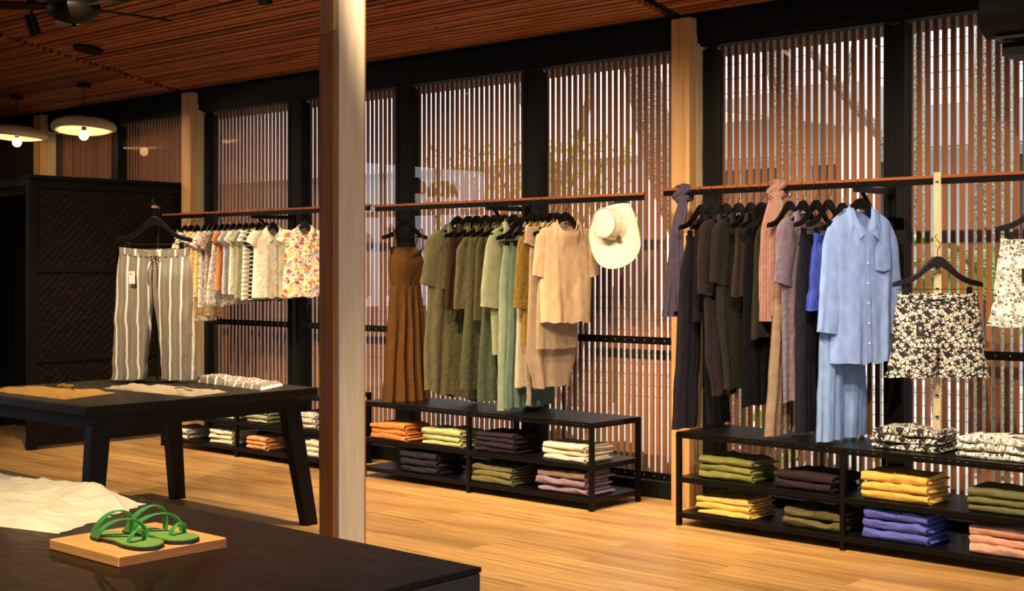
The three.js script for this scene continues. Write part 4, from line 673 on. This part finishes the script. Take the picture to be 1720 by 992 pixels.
stack(-3.155, -2.83, 0, 0.655, '#5a5fb0', 3, 'blue', RU, { th: 0.044, rough: 1.6, string: 1 });
stack(-2.62, -2.3, 0, 0.64, '#e0a58c', 3, 'pink', RU, { th: 0.042, rough: 1.3 });

// ---------- things on the dark square table ----------
const TT = 0.7505;
function laid(name, label, cat, c, h, seed, mat, o = {}) { // a garment laid flat between four corners
  const cx = c.reduce((a, p) => a + p[0], 0) / 4, cz = c.reduce((a, p) => a + p[1], 0) / 4, g = thing(name, label, cat, [cx, TT, cz]), nu = o.nu || 44, nv = o.nv || 34;
  const top = grid(nu, nv, (u, v) => {
    const ed = Math.min(u, 1 - u, v, 1 - v), e = smooth(0, 0.045, ed), wob = 0.012 * (o.wob || 1);
    const x = lerp(lerp(c[0][0], c[1][0], u), lerp(c[3][0], c[2][0], u), v) - cx + wob * N3(u * 9, v * 9, seed), z = lerp(lerp(c[0][1], c[1][1], u), lerp(c[3][1], c[2][1], u), v) - cz + wob * N3(u * 9, v * 9, seed + 5);
    let y = h * e * (0.75 + 0.25 * N3(u * 2, v * 2, seed)) + e * 0.012 * (o.rough || 1) * Math.max(-0.4, fbm(u * 5, v * 6, seed + 2)) + e * (o.ridge ? o.ridge(u, v) : 0);
    return [x, Math.max(0.0005, y), z, u * 0.45, v * 0.35];
  });
  mesh('cloth', top, mat, g); return g;
}
{ const g = laid('folded_linen', 'tan linen garment laid flat at the table\'s left end', 'clothing', [[-6.93, 3.0], [-6.25, 2.9], [-6.12, 3.27], [-6.86, 3.28]], 0.012, 3, cloth('#b98d48'));
  mesh('frayed_tie', tube([[-0.1, 0.02, -0.1], [-0.06, 0.03, -0.115], [-0.03, 0.024, -0.1], [0.01, 0.028, -0.12], [0.04, 0.02, -0.105]], 0.008, 20, 6), cloth('#b98d48'), g); }
{ const g = laid('folded_linen', 'beige linen trousers laid flat before the striped trousers', 'clothing', [[-6.56, 2.6], [-5.86, 2.48], [-5.78, 2.76], [-6.55, 2.8]], 0.014, 6, cloth('#b5a183'));
  mesh('drawstring', tube([[0.2, 0.03, 0.06], [0.24, 0.034, 0.03], [0.28, 0.028, 0.05], [0.3, 0.02, 0.02]], 0.005, 16, 6), cloth('#b5a183'), g); }
{ const g = laid('folded_linen', 'striped trousers folded flat at the table\'s right end', 'clothing', [[-6.6, 2.06], [-5.95, 2.04], [-5.8, 2.3], [-6.5, 2.22]], 0.035, 9, printed('trouserStripe'), { rough: 1.4, ridge: (u, v) => 0.018 * Math.exp(-Math.pow((u - 0.2) / 0.12, 2)) }); }
{
  const x = -6.74, z = 2.33, s = thing('garment_stand', 'thin black stand holding up the striped trousers', 'stand', [x, TT, z], 42 * Math.PI / 180);
  mesh('stand_base', rbox(0.22, 0.006, 0.16, 0, 0.003, 0, 0.002), black, s); mesh('pole', box(0.012, 1.0, 0.012, 0, 0.5, 0), black, s);
  mesh('top_arm', merge([box(0.012, 0.012, 0.085, 0, 1.003, 0.03), box(0.03, 0.014, 0.014, 0, 1.005, 0.066)]), std({ color: '#8a5a3a', roughness: 0.5, metalness: 0.3 }), s);
  const g = hangTrousers(x + 0.045, 1.905 - 0.015 - 0.093, { flat: 1, label: 'beige and white striped drawstring trousers on the stand', fab: 'trouserStripe', turn: 42, z: z + 0.05, waist: 0.2, hip: 0.225, len: 0.72, hemOut: 0.247, hemIn: 0.045, rise: 0.3, folds: 9, amp: 0.016, d: 0.055, gather: 0.008, hanger: { tall: 1 } });
  const m = printed('trouserStripe'); for (const sg of [-1, 1]) { mesh('drawstring', tube([[0, -0.03, 0.06], [sg * 0.03, -0.022, 0.07], [sg * 0.035, -0.045, 0.07], [0.004 * sg, -0.035, 0.066], [sg * 0.022, -0.1, 0.07], [sg * 0.02, -0.2, 0.075]], 0.004, 40, 6), m, g); }
  swing('white paper swing tag with a dark bird mark', tagWhite, g, -0.11, -0.17, 0.07, 0.036, 0.072, 0.02);
}

// ---------- on the front table ----------
{
  laid('cream_cloth', 'crumpled cream linen cloth spread on the front table', 'cloth', [[-4.75, 4.66], [-3.24, 4.66], [-3.03, 5.04], [-4.75, 5.5]], 0.006, 15, cloth('#efe3c8'), { nu: 110, nv: 70, rough: 0.7, wob: 2, ridge: (u, v) => 0.005 * (1 - 2.5 * Math.abs(N3(u * 14 + v * 4, v * 9 - u * 3, 8))) + 0.004 * fbm(u * 26, v * 18, 4) + 0.022 * Math.exp(-Math.pow((v - 0.2 + 0.5 * (1 - u)) / 0.12, 2)) * smooth(0.5, 0.8, u) + 0.01 * Math.exp(-Math.pow((u - 0.83 - 0.1 * v) / 0.04, 2)) });
  const b = rbox(0.292, 0.0235, 0.285, 0, 0.01175, 0, 0.0025), uv = b.attributes.uv, p = b.attributes.position, n = b.attributes.normal; for (let i = 0; i < p.count; i++) uv.setXY(i, p.getX(i) + 3, p.getZ(i) + p.getY(i) * 2);
  const bd = thing('wooden_board', 'square wooden display board under the green sandals', 'board', [-2.742, 0.7502, 5.004]); mesh('board_body', b, std({ map: boardTex, roughness: 0.55 }), bd);
  mesh('end_grain', box(0.0012, 0.019, 0.279, 0.1462, 0.01175, 0), std({ map: boardTex, color: '#a9907c', roughness: 0.7 }), bd);
  const green = std({ color: '#6f9a48', roughness: 0.55, bumpMap: leatherBump, bumpScale: 0.0006 }), strapG = std({ color: '#3f8f45', roughness: 0.4 }), sole = std({ color: '#14110f', roughness: 0.6 });
  const sandal = (x, z, turn, flip, label) => {
    const s = thing('sandal', label, 'sandal', [x, 0.774, z], turn, 'pair of green sandals');
    const sh = new THREE.Shape(), pts = [[-0.115, 0], [-0.108, 0.024], [-0.085, 0.033], [-0.04, 0.028], [0.0, 0.03], [0.05, 0.043], [0.085, 0.042], [0.108, 0.026], [0.116, 0.002], [0.108, -0.022], [0.08, -0.035], [0.04, -0.036], [0, -0.027], [-0.04, -0.027], [-0.085, -0.031], [-0.108, -0.022]];
    const c = new THREE.CatmullRomCurve3(pts.map((q) => new THREE.Vector3(q[0], q[1] * flip, 0)), true), P = c.getPoints(70); P.forEach((q, i) => (i ? sh.lineTo(q.x, q.y) : sh.moveTo(q.x, q.y)));
    const ex = (d, k, y) => { const g = new THREE.ExtrudeGeometry(sh, { depth: d, bevelEnabled: true, bevelSize: 0.0012, bevelThickness: 0.0012, bevelSegments: 2 }); g.scale(k, k, 1); g.rotateX(-Math.PI / 2); g.translate(0, y, 0); return g; };
    mesh('outsole', ex(0.006, 1, 0.0014), sole, s); mesh('insole', ex(0.0025, 0.985, 0.0088), green, s);
    mesh('heel', (() => { const g = cyl(0.03, 0.03, 0.008, -0.075, 0.004, 0, 24); return g; })(), sole, s);
    const arc = (x0, z0, x1, z1, h, lean, w) => { const pts2 = []; for (let k = 0; k <= 12; k++) { const t = k / 12, a = Math.PI * t; pts2.push([lerp(x0, x1, t) + lean * Math.sin(a), 0.01 + h * Math.pow(Math.sin(a), 0.8), lerp(z0, z1, (1 - Math.cos(a)) / 2)]); } return mesh('strap', ribbon(pts2, [1, 0.15, 0], w, 0.0035, 36), strapG, s); };
    arc(-0.085, 0.032, -0.02, -0.03, 0.062, 0.03, 0.017); arc(-0.066, 0.034, 0.036, -0.034, 0.046, 0.02, 0.016); arc(0.055, 0.006 * flip + 0.022, 0.045, 0.006 * flip - 0.024, 0.028, 0.008, 0.014);
  };
  sandal(-2.712, 5.056, 0.02, 1, 'green leather sandal nearest the camera on the wooden board');
  sandal(-2.712, 4.963, 0.1, -1, 'green leather sandal behind its pair on the wooden board');
}

// ---------- garden outside ----------
{
  const gnd = std({ color: '#bdbcb0', roughness: 1, bumpMap: barkBump, bumpScale: 0.01 });
  struct(mesh('ground', box(90, 0.1, 60, -8, -0.19, -4), gnd), 'gravel garden ground outside the windows', 'ground');
  // neighbouring house: white block wall over a grey beam and dark openings
  const b = thing('neighbour_house', 'white block walled house seen through the slats', 'building', [-11.6, 0, -9]), wm = [std({ color: '#e9eef3', roughness: 0.8 }), std({ color: '#dfe5ec', roughness: 0.8 })], joint = std({ color: '#b4bac2', roughness: 0.9 }), grey = std({ color: '#a6a9ac', roughness: 0.85 }), dk = std({ color: '#24262a', roughness: 0.5 });
  mesh('wall_core', box(14, 5.6, 0.3, 7, 6.2, -0.17), joint, b);
  mesh('concrete_beam', box(14, 0.5, 0.34, 7, 3.15, -0.15), grey, b);
  mesh('lower_wall', box(14, 2.95, 0.2, 7, 1.45, -0.7), grey, b);
  const tile = box(0.588, 0.188, 0.03);
  for (let r = 0; r < 11; r++) for (let c = 0; c < 17; c++) { const t = mesh('block', tile, wm[Math.floor(R() * 2)], b); t.position.set(0.3 + c * 0.6, 3.5 + r * 0.2, 0.0); }
  mesh('upper_render', box(14, 3.2, 0.03, 7, 7.2, 0.0), wm[0], b);
  for (const x of [0.6, 2.4, 4.6, 7.4]) { const w = mesh('window', box(1.4, 1.1, 0.06, x + 0.7, 2.25, -0.58), dk, b); mesh('window_frame', merge([box(1.46, 0.05, 0.08, x + 0.7, 2.82, -0.56), box(0.05, 1.1, 0.08, x + 0.7, 2.25, -0.56)]), grey, w); }
  mesh('column', box(0.35, 4.6, 0.35, 3.7, 2.3, 0.6), wm[0], b);
  { const s = new THREE.Shape(); s.moveTo(0, 0); s.lineTo(2.4, 0.12); s.lineTo(2.4, -0.45); s.closePath(); const g = new THREE.ExtrudeGeometry(s, { depth: 0.9, bevelEnabled: false }); g.translate(1.4, 3.55, 0.1); mesh('canopy', g, grey, b); }
  const lw = thing('garden_wall', 'low grey boundary wall beyond the trees', 'wall', [-20.6, 0, -9]); mesh('wall_body', box(18, 2.95, 0.2, 0, 1.475, 0), std({ color: '#cfd3d6', roughness: 0.9 }), lw); mesh('coping', box(18, 0.08, 0.3, 0, 2.99, 0), grey, lw);
  // trees
  const bark = std({ map: barkTex, color: '#e8e6df', roughness: 0.95, bumpMap: barkBump, bumpScale: 0.03 });
  const trunk = (label, pts, r0, r1, branches = []) => {
    const t = thing('tree', label, 'tree', pts[0]), rel = (q) => new THREE.Vector3(q[0] - pts[0][0], q[1] - pts[0][1], q[2] - pts[0][2]);
    const limb = (P, a, b2, name) => { const c = new THREE.CatmullRomCurve3(P.map(rel)), g = new THREE.TubeGeometry(c, 30, 1, 14, false), p = g.attributes.position, uv = g.attributes.uv; for (let i = 0; i < p.count; i++) { const v = Math.floor(i / 15) / 30, o = c.getPointAt(v), r = lerp(a, b2, v) * (1 + 0.1 * N3((i % 15) * 0.9, v * 9, a * 9)); p.setXYZ(i, o.x + (p.getX(i) - o.x) * r, o.y + (p.getY(i) - o.y) * r, o.z + (p.getZ(i) - o.z) * r); uv.setXY(i, v * c.getLength(), (i % 15) / 14 * 6.3 * a); } g.computeVertexNormals(); mesh(name, g, bark, t); };
    limb(pts, r0, r1, 'trunk'); branches.forEach((q) => limb(q[0], q[1], q[2], 'branch')); return t;
  };
  trunk('leaning pale barked trunk behind the white hat', [[-6.2, -0.1, -3], [-6.6, 1.4, -3], [-6.95, 2.2, -3], [-7.25, 3.4, -3], [-7.4, 4.6, -3]], 0.15, 0.16);
  trunk('thick pale barked trunk behind the rose scarf', [[-5.76, -0.1, -3.2], [-5.78, 2, -3.2], [-5.95, 3.4, -3.2], [-6.0, 5, -3.2]], 0.13, 0.1);
  trunk('slender grey tree with a branch reaching up left', [[-4.66, -0.1, -3.6], [-4.86, 2.0, -3.6], [-4.86, 3.4, -3.6], [-4.7, 5, -3.6]], 0.06, 0.045, [[[[-4.86, 2.0, -3.6], [-5.2, 2.55, -3.5], [-5.6, 3.05, -3.4], [-5.95, 3.6, -3.4]], 0.055, 0.03], [[[-5.45, 2.88, -3.45], [-5.4, 3.25, -3.5], [-5.25, 3.95, -3.5]], 0.025, 0.012]]);
  trunk('broad pale trunk beside the air conditioner', [[-4.0, -0.1, -3], [-4.02, 2, -3], [-3.98, 3.4, -3], [-3.95, 5, -3]], 0.16, 0.13);
  trunk('far thin trunk behind the brown dress', [[-9.3, -0.1, -4.6], [-9.6, 2.2, -4.6], [-10.1, 3.6, -4.6], [-10.3, 5, -4.6]], 0.1, 0.07, [[[[-9.6, 2.2, -4.6], [-9.2, 2.9, -4.6], [-9.0, 4, -4.6]], 0.05, 0.03]]);
  trunk('far thin trunk behind the free standing post', [[-12.3, -0.1, -4], [-12.2, 2.2, -4], [-12.4, 3.6, -4], [-12.5, 5, -4]], 0.12, 0.08);
  // leaves
  const leafG = (L, w) => grid(2, 6, (u, v) => { const s = u * 2 - 1, ww = w * Math.sin(Math.PI * Math.pow(Math.min(0.999, v + 0.03), 0.7)); return [s * ww, v * L - 0.35 * L * v * v, 0.25 * ww * Math.abs(s) + L * 0.5 * v * v]; });
  const leafM = ['#a8cc58', '#88b848', '#b4cc64'].map((c) => new THREE.MeshPhysicalMaterial({ color: c, roughness: 0.6, transmission: 0.35, thickness: 0, side: THREE.DoubleSide }));
  const shrub = (label, x, z, y0, y1, rad, n, seed, mat) => { const r = rngOf(seed), s = thing('leafy_shrub', label, 'shrub', [x, -0.1, z]), L = [], stems = [];
    for (let k = 0; k < 7; k++) stems.push(tube([[0, 0, 0], [rr(-0.3, 0.3, r) * rad, y0 * 0.7, rr(-0.3, 0.3, r)], [rr(-0.9, 0.9, r) * rad, lerp(y0, y1, 0.8), rr(-0.5, 0.5, r) * rad]], 0.012, 16, 5)); mesh('stems', merge(stems), bark, s);
    for (let k = 0; k < n; k++) { const g = leafG(rr(0.07, 0.13, r), rr(0.012, 0.022, r)); g.rotateX(rr(-0.8, 0.8, r)); g.rotateY(r() * 6.3); g.rotateZ(rr(-1.4, 1.4, r)); const a = r() * 6.3, q = Math.sqrt(r()) * rad; g.translate(Math.cos(a) * q, lerp(y0, y1, r()), Math.sin(a) * q * 0.6); L.push(g); }
    mesh('foliage', merge(L), mat, s).userData.kind = 'stuff'; };
  shrub('yellow green shrub behind the green clothes', -8.6, -3.6, 1.7, 2.75, 0.8, 700, 4, leafM[2]);
  shrub('yellow green shrub left of the leaning trunk', -10.9, -4.6, 1.3, 2.9, 0.7, 700, 6, leafM[2]);
  shrub('low green shrub behind the dark trousers', -5.3, -2.5, 0.2, 0.9, 0.5, 400, 12, leafM[0]);
  const palm = (label, x, z, h, n, seed, L0) => { const r = rngOf(seed), p = thing('palm', label, 'palm', [x, -0.1, z]); mesh('stem', tube([[0, 0, 0], [0.03, h * 0.5, 0.02], [0, h, 0]], 0.045, 12, 8), bark, p);
    for (let k = 0; k < n; k++) { const a = k * 2.4 + rr(0, 0.4, r), L = rr(0.8, 1.1, r) * L0, lift = rr(0.2, 1.15, r), P = []; for (let q = 0; q <= 6; q++) { const t = q / 6; P.push(new THREE.Vector3(Math.cos(a) * L * t * (1 - 0.3 * lift), h + L * (lift * t - 0.7 * t * t), Math.sin(a) * L * t * (1 - 0.3 * lift))); }
      const c = new THREE.CatmullRomCurve3(P), parts = [new THREE.TubeGeometry(c, 12, 0.006, 5)];
      for (let q = 3; q < 26; q++) for (const sg of [-1, 1]) { const t = q / 26, o = c.getPoint(t), d = c.getTangent(t), g = grid(1, 5, (u, v) => [(u - 0.5) * 0.03 * Math.sin(Math.PI * Math.min(1, 0.12 + v * 0.9)), 0, v * L * 0.34 * Math.sin(Math.PI * (0.15 + t * 0.8))]); g.rotateX(0.25); const side = new THREE.Vector3().crossVectors(d, new THREE.Vector3(0, 1, 0)).normalize().multiplyScalar(sg).addScaledVector(d, 0.8).normalize(); g.lookAt(side); g.translate(o.x, o.y, o.z); parts.push(g); }
      mesh('frond', merge(parts), leafM[Math.floor(r() * 2)], p); } };
  palm('green palm with feathery fronds behind the printed shorts', -3.5, -1.7, 1.35, 19, 3, 0.9);
  palm('green palm with feathery fronds at the right edge', -2.9, -3.4, 1.5, 14, 8, 0.8);
  palm('small palm low behind the blue trousers', -4.6, -1.5, 0.3, 10, 18, 0.45);
  // wire fence and rocks
  const f = thing('wire_fence', 'white wire mesh fence at the back of the garden', 'fence', [-8.5, -0.1, -5.2]), W = []; for (let x = -6.5; x <= 6.5; x += 0.12) W.push(box(0.006, 1.3, 0.006, x, 0.65, 0)); for (let y = 0.1; y <= 1.3; y += 0.12) W.push(box(13, 0.006, 0.006, 0, y, 0.006)); mesh('wire_mesh', merge(W), std({ color: '#55585a', roughness: 0.5 }), f); for (let x = -6.5; x <= 6.5; x += 2.6) mesh('fence_post', box(0.05, 1.4, 0.05, x, 0.7, -0.03), grey, f);
  const rockM = std({ map: barkTex, color: '#8b8c88', roughness: 0.95, bumpMap: barkBump, bumpScale: 0.02 });
  ['below the white hat', 'at the foot of the leaning trunk', 'beside the middle timber post', 'behind the moss green stack', 'behind the dark brown stack', 'behind the upper yellow stack', 'behind the grey green stack', 'at the right edge'].forEach((w, k) => { const g = new THREE.IcosahedronGeometry(1, 3), p = g.attributes.position, sx = rr(0.16, 0.22), sy = rr(0.14, 0.26); for (let i = 0; i < p.count; i++) { const q = 1 + 0.3 * N3(p.getX(i) * 1.6 + k, p.getY(i) * 1.6, p.getZ(i) * 1.6); p.setXYZ(i, p.getX(i) * q * sx, p.getY(i) * q * sy, p.getZ(i) * q * sx * 0.8); } g.computeVertexNormals(); const m = mesh('garden_rock', g, rockM); m.position.set(-6.3 + k * 0.56, -0.1 + sy * 0.7, -0.75); tag(m, 'grey garden rock outside the glass ' + w, 'rock', 'grey rocks along the garden bed'); });
}
renderer.render(scene, camera);
